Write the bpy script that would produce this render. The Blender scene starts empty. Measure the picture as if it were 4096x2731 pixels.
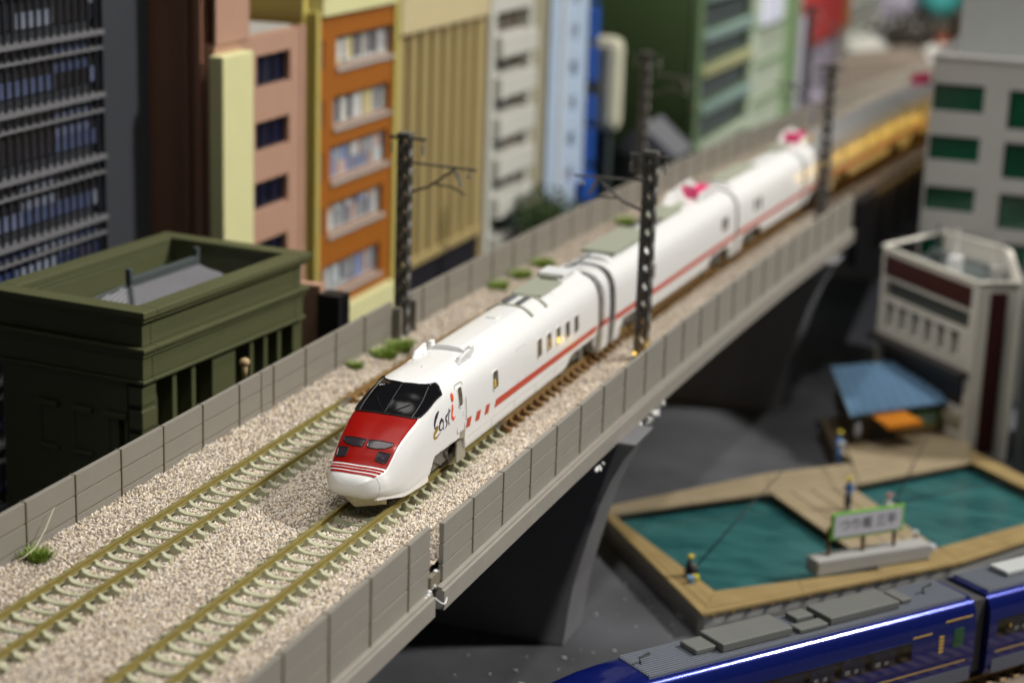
import bpy, bmesh, math, random
from math import radians, sin, cos, pi, sqrt, atan2
from mathutils import Vector, Matrix
import numpy as np
random.seed(7); rng = np.random.default_rng(7)
SC = bpy.context.scene
C = SC.collection
# ------------------------------------------------------------------ camera (1 unit = 1 cm of the model railway)
CP = Vector((16.2588, -35.4128, 14.9134))
def cam_axes(yaw, pitch, roll):
    y, p, r = radians(yaw), radians(pitch), radians(roll)
    fw = Vector((-sin(y)*cos(p), cos(y)*cos(p), -sin(p)))
    rt = Vector((cos(y), sin(y), 0)); up = rt.cross(fw)
    return rt*cos(r)+up*sin(r), -rt*sin(r)+up*cos(r), fw
cr, cu, cf = cam_axes(19.5985, 15.3959, 1.9489)
cd = bpy.data.cameras.new('camera'); cam = bpy.data.objects.new('camera', cd); C.objects.link(cam)
M = Matrix((cr, cu, -cf)).transposed().to_4x4(); M.translation = CP; cam.matrix_world = M
cd.sensor_width = 36; cd.lens = 7784.08/4096*36
cd.clip_start = 1; cd.clip_end = 2000
cd.dof.use_dof = True; cd.dof.focus_distance = 42.6; cd.dof.aperture_fstop = 0.0684/0.50
cd.dof.aperture_blades = 0
SC.camera = cam
# ------------------------------------------------------------------ room light: exhibition-hall lamps plus added fill spots, no sky
w = bpy.data.worlds.new('World'); SC.world = w; w.use_nodes = True
w.node_tree.nodes['Background'].inputs[0].default_value = (0.95, 0.97, 1.0, 1)
w.node_tree.nodes['Background'].inputs[1].default_value = 0.055
def spot(name, loc, aim, power, size, blend, radius, col):
    l = bpy.data.lights.new(name, 'SPOT'); l.energy = power; l.spot_size = radians(size); l.spot_blend = blend
    l.shadow_soft_size = radius; l.color = col
    o = bpy.data.objects.new(name, l); C.objects.link(o); o.location = loc
    o.rotation_euler = (Vector(aim)-Vector(loc)).to_track_quat('-Z', 'Y').to_euler(); return o
def area(name, loc, aim, power, sx, sy, col):
    l = bpy.data.lights.new(name, 'AREA'); l.energy = power; l.shape = 'RECTANGLE'; l.size = sx; l.size_y = sy; l.color = col
    o = bpy.data.objects.new(name, l); C.objects.link(o); o.location = loc
    o.rotation_euler = (Vector(aim)-Vector(loc)).to_track_quat('-Z', 'Y').to_euler(); return o
spot('ceiling_spot', (46, 6, 150), (-3, 13, 0), 0.30e6, 28, 0.55, 5, (1.0, 0.965, 0.91))
spot('side_spot', (126, 60, 125), (-2, 34, 0), 1.36e6, 46, 0.5, 7, (1.0, 0.97, 0.92))
for _y in (44.4, 50.0, 55.5, 61.0):      # unseen warm area strips, added to gild the sides of the far cars
    _x = 0.0009*(_y-5)**2; _o = area('warm_strip', (_x+3.0, _y, .62), (0, 0, 0), 34, .4, 5.2, (1.0, .58, .08))
    _o.rotation_euler = (Matrix.Rotation(-atan2(.0018*(_y-5), 1), 3, 'Z') @ Matrix(((0, 0, 1), (1, 0, 0), (0, 1, 0)))).to_euler(); _o.data.size = 5.2; _o.data.size_y = .4
spot('right_spot', (-42, -34, 112), (12.5, 38.5, 0), 0.40e6, 8, 0.5, 5, (1.0, 0.98, 0.94))  # added fill spot, brightens the building faces on the right
spot('front_spot', (34, -85, 105), (2, 1, 0), 2.8e5, 7.5, 1.0, 4, (1.0, 0.98, 0.95))  # added narrow fill spot, brightens the train nose from the front
spot('far_spot', (14, -20, 130), (-10, 97, 0), 1.6e6, 18, 0.5, 6, (1.0, 0.98, 0.95))
area('ceiling_panel', (-20, 30, 190), (0, 30, 0), 1.0e5, 110, 110, (1.0, 0.96, 0.9))
SC.view_settings.view_transform = 'Standard'; SC.view_settings.look = 'None'
SC.view_settings.exposure = 0; SC.view_settings.gamma = 1
SC.cycles.use_denoising = True
# ------------------------------------------------------------------ materials
def mat(name, col, rough=0.5, metal=0.0, col2=None, ns=5.0, amt=0.5, bump=0.0, bs=20.0, coat=0.0, spec=0.5, emit=None):
    m = bpy.data.materials.new(name); m.use_nodes = True; nt = m.node_tree; b = nt.nodes['Principled BSDF']
    b.inputs['Base Color'].default_value = (*col, 1); b.inputs['Roughness'].default_value = rough
    b.inputs['Metallic'].default_value = metal; b.inputs['Coat Weight'].default_value = coat
    b.inputs['Coat Roughness'].default_value = 0.08; b.inputs['Specular IOR Level'].default_value = spec
    if emit:
        b.inputs['Emission Color'].default_value = (*emit[0], 1); b.inputs['Emission Strength'].default_value = emit[1]
    tc = nt.nodes.new('ShaderNodeTexCoord')
    n = nt.nodes.new('ShaderNodeTexNoise'); n.inputs['Scale'].default_value = ns; n.inputs['Detail'].default_value = 6
    nt.links.new(tc.outputs['Object'], n.inputs['Vector'])
    r = nt.nodes.new('ShaderNodeValToRGB'); r.color_ramp.elements[0].position = 0.5-amt*0.5; r.color_ramp.elements[1].position = 0.5+amt*0.5
    c2 = col2 if col2 else tuple(c*0.9 for c in col)
    r.color_ramp.elements[0].color = (*c2, 1); r.color_ramp.elements[1].color = (*col, 1)
    nt.links.new(n.outputs['Fac'], r.inputs['Fac']); nt.links.new(r.outputs['Color'], b.inputs['Base Color'])
    if bump:
        n2 = nt.nodes.new('ShaderNodeTexNoise'); n2.inputs['Scale'].default_value = bs; n2.inputs['Detail'].default_value = 4
        nt.links.new(tc.outputs['Object'], n2.inputs['Vector'])
        bp = nt.nodes.new('ShaderNodeBump'); bp.inputs['Strength'].default_value = bump; bp.inputs['Distance'].default_value = 0.02
        nt.links.new(n2.outputs['Fac'], bp.inputs['Height']); nt.links.new(bp.outputs['Normal'], b.inputs['Normal'])
    return m
M_ = {}
def mm(k, *a, **kw): M_[k] = mat(k, *a, **kw)
mm('train_white', (0.80, 0.80, 0.79), 0.28, col2=(0.78, 0.78, 0.765), ns=3, coat=0.25, bump=0.02, bs=120)
mm('train_side', (0.78, 0.76, 0.71), 0.30, ns=3, coat=0.2)
mm('red_paint', (0.27, 0.003, 0.0004), 0.28, col2=(0.25, 0.002, 0.0004), coat=0.05, bump=0.03, bs=150, spec=0.25)
mm('stripe_red', (0.56, 0.045, 0.012), 0.3, coat=0.2)
mm('black_glass', (0.004, 0.004, 0.005), 0.07, coat=0.15, spec=0.35)
mm('black_trim', (0.012, 0.012, 0.013), 0.25)
mm('lens', (0.03, 0.022, 0.03), 0.12, coat=0.5)
mm('cab_line', (0.10, 0.10, 0.10), 0.3)
mm('print_white', (0.8, 0.8, 0.8), 0.4)
mm('logo_purple', (0.030, 0.018, 0.045), 0.35)
mm('logo_gold', (0.62, 0.40, 0.03), 0.35, metal=0.4, col2=(0.30, 0.17, 0.01), ns=40)
mm('logo_orange', (0.85, 0.085, 0.01), 0.35)
mm('panel_line', (0.33, 0.32, 0.29), 0.5)
mm('window_dark', (0.17, 0.14, 0.10), 0.15, col2=(0.06, 0.05, 0.04), ns=9, coat=0.4)
mm('window_frame', (0.75, 0.74, 0.70), 0.3)
mm('seat_yellow', (0.75, 0.5, 0.03), 0.4)
mm('roof_olive', (0.34, 0.36, 0.28), 0.55)
mm('roof_dark', (0.10, 0.105, 0.11), 0.5)
mm('roof_grey', (0.42, 0.42, 0.42), 0.5)
mm('bellows', (0.05, 0.05, 0.052), 0.7)
mm('bogie_grey', (0.20, 0.195, 0.17), 0.4, col2=(0.10, 0.095, 0.08), ns=12, amt=0.6)
mm('dark_steel', (0.03, 0.03, 0.03), 0.5)
mm('pink', (0.80, 0.045, 0.20), 0.4)
mm('plow_cream', (0.70, 0.64, 0.42), 0.45)
mm('coupling_olive', (0.33, 0.31, 0.24), 0.4)
mm('wall_grey', (0.255, 0.238, 0.205), 0.5, col2=(0.232, 0.215, 0.183), ns=1.6, amt=0.8, bump=0.05, bs=60)
mm('post_tan', (0.20, 0.17, 0.12), 0.5)
mm('ledge_grey', (0.28, 0.26, 0.225), 0.45, ns=2)
mm('sleeper_cream', (0.45, 0.45, 0.315), 0.38, col2=(0.40, 0.405, 0.27), ns=8, amt=0.8)
mm('sleeper_brown', (0.30, 0.175, 0.065), 0.5, col2=(0.20, 0.11, 0.04), ns=6, amt=0.8)
mm('rail_brass', (0.46, 0.385, 0.135), 0.30, metal=0.55, col2=(0.30, 0.24, 0.075), ns=5, amt=0.9)
mm('rail_brown', (0.40, 0.27, 0.11), 0.35, metal=0.4, col2=(0.27, 0.16, 0.06), ns=5)
mm('rail_joiner', (0.45, 0.45, 0.44), 0.3, metal=0.8)
mm('ballast_base', (0.26, 0.21, 0.16), 0.9, col2=(0.12, 0.095, 0.07), ns=9, amt=0.8, bump=0.8, bs=28)
mm('deck', (0.22, 0.21, 0.20), 0.7, ns=3)
mm('pier_grey', (0.155, 0.153, 0.165), 0.6, col2=(0.135, 0.133, 0.143), ns=1.5, bump=0.05)
mm('ground', (0.095, 0.10, 0.112), 0.9, col2=(0.018, 0.019, 0.022), ns=0.22, amt=0.55, bump=0.5, bs=14)
mm('grass', (0.26, 0.36, 0.045), 0.6, col2=(0.12, 0.20, 0.02), ns=6, amt=0.9)
mm('straw', (0.55, 0.52, 0.36), 0.5)
mm('glue', (0.75, 0.75, 0.75), 0.15, coat=0.6)
mm('thread', (0.78, 0.78, 0.76), 0.5)
mm('mast', (0.15, 0.145, 0.135), 0.5, metal=0.1, col2=(0.085, 0.08, 0.072), ns=9, amt=0.8)
mm('mast_light', (0.30, 0.29, 0.27), 0.5)
mm('insulator', (0.5, 0.5, 0.5), 0.3)
mm('amber', (0.8, 0.6, 0.1), 0.3, emit=((1.0, 0.65, 0.12), 1.6))
for k, c in {'navy_grey': (.042, .046, .055), 'band_grey': (.17, .17, .18), 'brown_wall': (.33, .165, .105), 'brown_pink': (.49, .29, .205),
    'yellow_pale': (.74, .72, .38), 'yellow_olive': (.55, .47, .13), 'orange': (.36, .115, .009), 'sill_grey': (.42, .41, .38), 'cream': (.62, .52, .30), 'tan': (.40, .31, .135),
    'navy': (.012, .011, .017), 'off_white': (.60, .60, .54), 'khaki': (.36, .33, .23), 'lightblue': (.50, .62, .78), 'blue': (.015, .09, .42), 'green_wall': (.075, .125, .042),
    'green_light': (.14, .22, .10), 'green_pale': (.38, .43, .33), 'slate': (.06, .075, .075), 'mint': (.19, .27, .245), 'olive_window': (.33, .33, .17), 'maroon': (.045, .005, .003),
    'r2_white': (.66, .63, .56), 'r1_grey': (.40, .39, .37), 'r1_top': (.46, .48, .48), 'r2_dark': (.025, .022, .02), 'olive_hall': (.085, .092, .037), 'olive_dark': (.09, .095, .045),
    'slate_roof': (.22, .22, .235), 'concrete': (.36, .36, .345), 'wood_dark': (.075, .055, .03), 'wood': (.50, .36, .18), 'brick': (.30, .09, .05), 'teal': (.06, .38, .36),
    'lilac_grey': (.36, .33, .40), 'white': (.78, .78, .78), 'skin': (.6, .36, .22), 'cloth_blue': (.03, .16, .42), 'cloth_black': (.012, .012, .014), 'cloth_red': (.28, .03, .02),
    'cloth_white': (.55, .55, .52), 'hat_yellow': (.6, .5, .04), 'awning': (.90, .30, .015), 'sign_green': (.18, .48, .06), 'sign_white': (.62, .62, .68), 'roof_blue': (.17, .33, .53),
    'roof_blue2': (.21, .36, .54), 'post_brown': (.16, .085, .035), 'train_blue': (.012, .028, .36), 'train_gold': (.55, .36, .06), 'roof_train': (.145, .16, .19), 'unit_grey': (.135, .14, .13),
    'skirt_grey': (.10, .11, .14), 'hat_pink': (.5, .18, .18), 'grey_road': (.16, .165, .18), 'paper': (.62, .64, .75), 'dark_red': (.35, .02, .02), 'cream_pale': (.72, .70, .52)}.items():
    mm(k, c, 0.55, ns=1.2, amt=0.8, col2=tuple(v*0.9 for v in c))
M_['train_blue'] = mat('train_blue', (.004, .013, .17), 0.2, metal=0.5, coat=0.7, col2=(.003, .010, .14))
M_['pale_brick'] = M_['off_white']
def poster_mat(name, cols, scale=(1, 1.1, 0.9), seed=0.0):
    m = bpy.data.materials.new(name); m.use_nodes = True; nt = m.node_tree; b = nt.nodes['Principled BSDF']
    b.inputs['Roughness'].default_value = 0.2
    tc = nt.nodes.new('ShaderNodeTexCoord'); mp = nt.nodes.new('ShaderNodeMapping'); mp.inputs['Scale'].default_value = scale; mp.inputs['Location'].default_value = (seed, seed*1.7, seed*.6)
    fl = nt.nodes.new('ShaderNodeVectorMath'); fl.operation = 'FLOOR'; v = nt.nodes.new('ShaderNodeTexWhiteNoise')
    nt.links.new(tc.outputs['Object'], mp.inputs['Vector']); nt.links.new(mp.outputs['Vector'], fl.inputs[0]); nt.links.new(fl.outputs['Vector'], v.inputs['Vector'])
    sp = nt.nodes.new('ShaderNodeSeparateColor'); nt.links.new(v.outputs['Color'], sp.inputs['Color'])
    r = nt.nodes.new('ShaderNodeValToRGB'); r.color_ramp.interpolation = 'CONSTANT'
    els = r.color_ramp.elements; els[0].color = (*cols[0], 1); els[0].position = 0
    for i, c in enumerate(cols[1:]):
        e = els.new((i+1)/len(cols)); e.color = (*c, 1)
    els[-1].color = (*cols[-1], 1)
    nt.links.new(sp.outputs['Red'], r.inputs['Fac']); nt.links.new(r.outputs['Color'], b.inputs['Base Color'])
    return m
M_['shop_glass'] = poster_mat('shop_glass', [(.62, .62, .55), (.20, .19, .20), (.60, .52, .26), (.52, .54, .55), (.13, .13, .15), (.66, .66, .62), (.30, .29, .30)], (.2, 2.6, 1.0), 3.1)
M_['shop_glass_blue'] = poster_mat('shop_glass_blue', [(.50, .56, .58), (.20, .20, .25), (.20, .26, .50), (.60, .62, .62), (.30, .32, .34), (.55, .40, .36)], (.2, 2.3, 1.3), 1.3)
M_['tower_glass'] = poster_mat('tower_glass', [(.018, .019, .026), (.13, .15, .24), (.025, .022, .03), (.02, .02, .024), (.19, .21, .27), (.02, .018, .02), (.07, .09, .17)], (.2, .62, 1.23), 5.2)
M_['tower_glass_low'] = poster_mat('tower_glass_low', [(.04, .06, .16), (.18, .21, .33), (.05, .05, .08), (.25, .28, .36), (.03, .04, .10)], (.2, 1.1, 1.1), 2.2)
M_['green_glass'] = mat('green_glass', (0.003, 0.10, 0.045), 0.22, col2=(0.002, 0.03, 0.016), ns=.7, amt=0.7, coat=0.3)
M_['navy_glass'] = mat('navy_glass', (0.010, 0.014, 0.045), 0.12, col2=(0.005, 0.006, 0.014), ns=1.4, amt=0.7)
M_['blind_glass'] = poster_mat('blind_glass', [(.07, .06, .055), (.16, .10, .04), (.05, .05, .055), (.12, .12, .12)], (5, 5, .4), 1)
M_['far_patch'] = poster_mat('far_patch', [(.62, .62, .57), (.30, .28, .34), (.55, .54, .48), (.14, .13, .15), (.68, .67, .62), (.24, .23, .25)], (.28, .28, .42), 4)
# water: green paint with darker ripples
m = bpy.data.materials.new('pond_water'); m.use_nodes = True; nt = m.node_tree; b = nt.nodes['Principled BSDF']; b.inputs['Roughness'].default_value = .22
tc = nt.nodes.new('ShaderNodeTexCoord'); mp = nt.nodes.new('ShaderNodeMapping'); mp.inputs['Scale'].default_value = (.35, .9, 1); mp.inputs['Rotation'].default_value = (0, 0, .6)
n = nt.nodes.new('ShaderNodeTexNoise'); n.inputs['Scale'].default_value = 1.6; n.inputs['Detail'].default_value = 3
r = nt.nodes.new('ShaderNodeValToRGB'); r.color_ramp.elements[0].position = .35; r.color_ramp.elements[0].color = (.016, .075, .078, 1)
r.color_ramp.elements[1].position = .6; r.color_ramp.elements[1].color = (.034, .125, .125, 1)
nt.links.new(tc.outputs['Object'], mp.inputs['Vector']); nt.links.new(mp.outputs['Vector'], n.inputs['Vector']); nt.links.new(n.outputs['Fac'], r.inputs['Fac']); nt.links.new(r.outputs['Color'], b.inputs['Base Color'])
bp_ = nt.nodes.new('ShaderNodeBump'); bp_.inputs['Strength'].default_value = .3; bp_.inputs['Distance'].default_value = .1; nt.links.new(n.outputs['Fac'], bp_.inputs['Height']); nt.links.new(bp_.outputs['Normal'], b.inputs['Normal'])
M_['pond_water'] = m
# timber boards
m = mat('deck_wood', (0.33, 0.24, 0.10), 0.6, col2=(0.22, 0.15, 0.055), ns=1.4, amt=0.8, bump=.2, bs=30); M_['deck_wood'] = m
M_['deck_wood_pale'] = mat('deck_wood_pale', (0.33, 0.265, 0.17), 0.6, col2=(0.24, 0.19, 0.11), ns=1.4, amt=0.8)
# stone material: each instance its own tint
m = bpy.data.materials.new('ballast_stone'); m.use_nodes = True; nt = m.node_tree; b = nt.nodes['Principled BSDF']; b.inputs['Roughness'].default_value = .75
oi = nt.nodes.new('ShaderNodeObjectInfo'); r = nt.nodes.new('ShaderNodeValToRGB')
cs = [(0, (.26, .17, .10)), (.07, (.74, .60, .40)), (.20, (.80, .70, .57)), (.42, (.58, .53, .48)), (.56, (.88, .80, .68)), (.72, (.70, .60, .47)), (.86, (.92, .86, .78)), (.94, (.46, .38, .30)), (1, (.70, .64, .60))]
r.color_ramp.elements[0].color = (*cs[0][1], 1); r.color_ramp.elements[1].color = (*cs[-1][1], 1)
for p, c in cs[1:-1]: e = r.color_ramp.elements.new(p); e.color = (*c, 1)
nt.links.new(oi.outputs['Random'], r.inputs['Fac']); nt.links.new(r.outputs['Color'], b.inputs['Base Color']); M_['ballast_stone'] = m
# ------------------------------------------------------------------ helpers
def track_x(y): return 0.0009*max(0.0, y-5)**2
def track_a(y): return atan2(0.0018*max(0.0, y-5), 1.0)
class MB:
    def __init__(s): s.v = []; s.f = []
    def add(s, vs, fs):
        n = len(s.v); s.v += [tuple(v) for v in vs]; s.f += [tuple(i+n for i in f) for f in fs]; return s
    def box(s, x0, x1, y0, y1, z0, z1, T=None):
        vs = [(x, y, z) for z in (z0, z1) for y in (y0, y1) for x in (x0, x1)]
        if T: vs = [T(*v) for v in vs]
        return s.add(vs, [(0, 2, 3, 1), (4, 5, 7, 6), (0, 1, 5, 4), (2, 6, 7, 3), (0, 4, 6, 2), (1, 3, 7, 5)])
    def quad(s, *vs): return s.add(vs, [tuple(range(len(vs)))])
    def prism(s, prof, a, b, axis='y', T=None):   # prof in the two other axes, extruded a..b
        n = len(prof)
        def P(p, q):
            return (p[0], q, p[1]) if axis == 'y' else ((q, p[0], p[1]) if axis == 'x' else (p[0], p[1], q))
        vs = [P(p, a) for p in prof]+[P(p, b) for p in prof]
        if T: vs = [T(*v) for v in vs]
        return s.add(vs, [tuple(range(n))[::-1], tuple(range(n, 2*n))]+[(i, (i+1) % n, n+(i+1) % n, n+i) for i in range(n)])
    def tube(s, pts, r, seg=6, caps=True):
        pts = [Vector(p) for p in pts]; n = len(pts); rs = r if isinstance(r, (list, tuple)) else [r]*n; base = len(s.v); vs = []
        for i, p in enumerate(pts):
            d = (pts[min(i+1, n-1)]-pts[max(i-1, 0)]).normalized()
            a = d.cross(Vector((0, 0, 1)));
            if a.length < 1e-3: a = Vector((1, 0, 0))
            a.normalize(); bb = d.cross(a)
            for k in range(seg):
                t = 2*pi*k/seg; vs.append(p+(a*cos(t)+bb*sin(t))*rs[i])
        fs = [(i*seg+k, i*seg+(k+1) % seg, (i+1)*seg+(k+1) % seg, (i+1)*seg+k) for i in range(n-1) for k in range(seg)]
        if caps: fs += [tuple(range(seg))[::-1], tuple(range((n-1)*seg, n*seg))]
        return s.add(vs, fs)
    def ball(s, c, rx, ry=None, rz=None, nu=10, nv=6):
        ry = ry or rx; rz = rz or rx; vs = []
        for j in range(nv+1):
            ph = pi*j/nv
            for i in range(nu):
                th = 2*pi*i/nu; vs.append((c[0]+rx*sin(ph)*cos(th), c[1]+ry*sin(ph)*sin(th), c[2]+rz*cos(ph)))
        return s.add(vs, [(j*nu+i, (j+1)*nu+i, (j+1)*nu+(i+1) % nu, j*nu+(i+1) % nu) for j in range(nv) for i in range(nu)])
    def obj(s, name, m, parent=None, smooth=False, bevel=0, fix=True):
        me = bpy.data.meshes.new(name); me.from_pydata(s.v, [], s.f); me.update()
        if fix:
            bm = bmesh.new(); bm.from_mesh(me); bmesh.ops.recalc_face_normals(bm, faces=bm.faces); bm.to_mesh(me); bm.free()
        o = bpy.data.objects.new(name, me); C.objects.link(o)
        me.materials.append(M_[m] if isinstance(m, str) else m)
        if smooth: me.shade_smooth()
        if bevel:
            bv = o.modifiers.new('bevel', 'BEVEL'); bv.width = bevel; bv.segments = 2; bv.limit_method = 'ANGLE'
        if parent: o.parent = parent
        return o
def tag(o, label=None, cat=None, group=None, kind=None):
    if label: o['label'] = label
    if cat: o['category'] = cat
    if group: o['group'] = group
    if kind: o['kind'] = kind
    return o
def thing(name, label, cat, loc=(0, 0, 0), rz=0.0, group=None):
    o = bpy.data.objects.new(name, None); C.objects.link(o); o.location = loc; o.rotation_euler = (0, 0, rz); o.empty_display_size = .3
    return tag(o, label, cat, group)
def dup_part(src, parent, T=None):
    o = src.copy(); C.objects.link(o); o.parent = parent
    if T is not None: o.matrix_local = T
    return o
def copy_tree(root, loc, rz, label=None, group=None):
    r = root.copy(); C.objects.link(r); r.location = loc; r.rotation_euler = (0, 0, rz)
    if label: r['label'] = label
    if group: r['group'] = group
    for ch in list(root.children):
        c = ch.copy(); C.objects.link(c); c.parent = r
        for g in ch.children:
            d = g.copy(); C.objects.link(d); d.parent = c
    return r
# ------------------------------------------------------------------ ground
GZ = -7.0
g = MB(); g.quad((-260, -120, GZ), (260, -120, GZ), (260, 420, GZ), (-260, 420, GZ)).obj('ground', 'ground').__setitem__('kind', 'structure')
# pale road sheets beyond the viaduct
rd = MB(); rd.quad((2.6, 46, GZ+.01), (16, 42, GZ+.01), (22, 120, GZ+.01), (-3, 120, GZ+.01)).obj('road', 'paper'); rd = bpy.data.objects['road']; rd['kind'] = 'structure'
rd = MB(); rd.quad((-30, 40, GZ+.01), (-12.5, 46, GZ+.01), (-16, 130, GZ+.01), (-60, 130, GZ+.01)).obj('side_street', 'grey_road'); bpy.data.objects['side_street']['kind'] = 'structure'
# ------------------------------------------------------------------ viaduct: deck, piers
XL, XR = -5.18, 2.52          # wall faces left and right
def sweep(mb, prof, ys):
    n = len(prof); vs = []
    for y in ys:
        dx = track_x(y); a = track_a(y)
        for (x, z) in prof: vs.append((x*cos(a)+dx, y-x*sin(a), z))
    fs = [(i*n+k, i*n+(k+1) % n, (i+1)*n+(k+1) % n, (i+1)*n+k) for i in range(len(ys)-1) for k in range(n)]
    fs += [tuple(range(n))[::-1], tuple(range((len(ys)-1)*n, len(ys)*n))]
    return mb.add(vs, fs)
def yr(a, b, s=1.5):
    n = max(1, int(round((b-a)/s))); return [a+(b-a)*i/n for i in range(n+1)]
vd = thing('viaduct', 'long grey curved railway viaduct carrying both tracks and the white train', 'viaduct')
prof = [(XL-.02, -.32), (XR-.04, -.32), (XR-.04, -.9), (XR-.5, -1.2), (XR-1.6, -1.45), (XL+1.6, -1.45), (XL+.5, -1.2), (XL-.02, -.9)]
sweep(MB(), prof, yr(-20, -1.35)).obj('deck_slab', 'deck', vd)
sweep(MB(), prof, yr(-1.0, 44)).obj('deck_slab', 'deck', vd)
sweep(MB(), [(p[0], p[1]-.02) for p in prof], yr(44.2, 96)).obj('deck_slab', 'deck', vd)
def pier(yc, cx, th=1.7):
    pts = [(4.75, -1.0), (4.45, -1.45), (4.12, -2.1), (3.85, -2.8), (3.62, -3.6), (3.42, -4.4), (3.22, -5.2), (3.1, -6.0), (3.0, GZ)]
    pr = [(cx+x, z) for x, z in pts]+[(cx-x, z) for x, z in pts[::-1]]
    o = MB().prism(pr, yc, yc+th).obj('pier', 'pier_grey', vd, bevel=.03); return o
pier(11.0, -1.50); pier(34.5, -.82)
pier(58, 1.1); pier(-14, -1.6)
# ------------------------------------------------------------------ noise walls
PZ = 0.4528; PW = 1.8211
def wall_run(name, label, side, y0, posts, y1, zt, rows=3, sink=0.0):
    """side -1 left / +1 right; posts = list of y; wall spans y0..y1"""
    t = thing(name, label, 'wall', group='noise barrier sections along the viaduct')
    xw = XL if side < 0 else XR
    ys = [y0]+list(posts)+[y1]
    th = .11
    def T(y):
        dx = track_x(y); a = track_a(y)
        return lambda x, u, z: (x*cos(a)+dx-u*0, y-x*sin(a)+u, z)
    for i in range(len(ys)-1):
        a, b = ys[i], ys[i+1]
        if b-a < .2: continue
        ga = .034 if i else 0; gb = .034 if i < len(ys)-2 else 0
        for r_ in range(rows):
            zt_ = zt-r_*PZ-(.016 if r_ else 0); zb = zt-(r_+1)*PZ+(.016)
            if r_ == rows-1: zb = -.50 if side > 0 else -.45
            j = rng.uniform(-.003, .003)
            vs = []
            for y in (a+ga, b-gb):
                dx = track_x(y)
                for x in (xw-th/2+j, xw+th/2+j):
                    for z in (zb, zt_): vs.append((x+dx, y, z))
            m = MB(); m.add(vs, [(0, 1, 3, 2), (4, 6, 7, 5), (0, 4, 5, 1), (2, 3, 7, 6), (1, 5, 7, 3), (0, 2, 6, 4)])
            m.obj('barrier_panel', 'wall_grey', t, bevel=.008)
    # thin core behind the joints
    m = MB(); vs = []
    nn = yr(y0+.01, y1-.01, 2.0)
    prof_ = [(xw-.035, -.5), (xw+.035, -.5), (xw+.035, zt-.03), (xw-.035, zt-.03)]
    n = 4
    for y in nn:
        for (x, z) in prof_: vs.append((x+track_x(y), y, z))
    m.add(vs, [(i*n+k, i*n+(k+1) % n, (i+1)*n+(k+1) % n, (i+1)*n+k) for i in range(len(nn)-1) for k in range(n)]+[(3, 2, 1, 0), tuple(range(len(vs)-4, len(vs)))])
    m.obj('barrier_core', 'post_tan', t)
    src = None
    for y in posts:
        if src is None:
            src = MB().box(-.08, .08, -.020, .020, -.46, zt+.008).obj('post', 'post_tan', t, bevel=.006)
            src.location = (xw+track_x(y), y, 0)
        else:
            o = src.copy(); C.objects.link(o); o.parent = t; o.location = (xw+track_x(y), y, 0)
    return t
# left wall: posts measured in the photograph
lp = [-4.09+PW*i for i in range(-6, 80)]
bl = 6.15                                   # joint between the two near sections
wall_run('noise_barrier', 'left grey noise wall section nearest the camera, behind the empty track', -1, -18, [y for y in lp if -17.8 < y < bl-.5], bl, 1.13)
wl2 = wall_run('noise_barrier', 'left grey noise wall section ending at the near left mast, behind the train nose', -1, bl+.05, [y for y in lp if bl+.5 < y < 13.9], 14.15, 1.13)
wall_run('noise_barrier', 'left grey noise wall between the two left masts, behind the first car', -1, 15.45, [y+.4 for y in lp if 15.8 < y < 36.0], 36.7, 1.10)
wall_run('noise_barrier', 'far left grey noise wall in front of the green building', -1, 37.6, [y+.2 for y in lp if 38 < y < 59], 60.0, 1.08)
wall_run('noise_barrier', 'farthest left grey noise wall beyond the third left mast', -1, 60.8, [y for y in lp if 61 < y < 90], 95.0, 1.05)
rn = wall_run('noise_barrier', 'near right grey noise wall in the foreground, cut off at the gap', 1, -19, [-8.02+PW*i for i in range(-6, 4)], -1.45, .93)
rf = wall_run('noise_barrier', 'long right grey noise wall beside the white train, from the gap to the road bridge', 1, -.72, [.95+PW*i for i in range(0, 21)], 39.3, .76)
# ledges outside the right wall
def ledge(par, ys, zt):
    sweep(MB(), [(XR+.05, zt-.02), (XR+.16, zt-.03), (XR+.16, zt-.07), (XR+.05, zt-.07)], ys).obj('ledge_rib', 'ledge_grey', par)
    sweep(MB(), [(XR-.02, zt-.06), (XR+.22, zt-.09), (XR+.22, zt-.52), (XR-.02, zt-.52)], ys).obj('ledge', 'ledge_grey', par, bevel=.012)
ledge(rn, yr(-19, -1.5), -.44); ledge(rf, yr(-1.02, 39.3), -.49)
# dark plate girder of the next bridge
bg = thing('plate_girder', 'dark brown plate girder wall right of the far white cars', 'bridge girder')
sweep(MB(), [(XR-.1, .35), (XR+.25, .35), (XR+.25, -2.1), (XR-.1, -2.1)], yr(39.5, 96)).obj('web_plate', 'navy', bg)
sweep(MB(), [(XR-.2, .43), (XR+.32, .43), (XR+.32, .352), (XR-.2, .352)], yr(39.5, 96)).obj('flange', 'navy', bg)
for i in range(18):
    y = 43+i*3; MB().box(XR+.252+track_x(y), XR+.34+track_x(y), y, y+.12, -2.0, .34).obj('stiffener', 'navy', bg)
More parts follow.
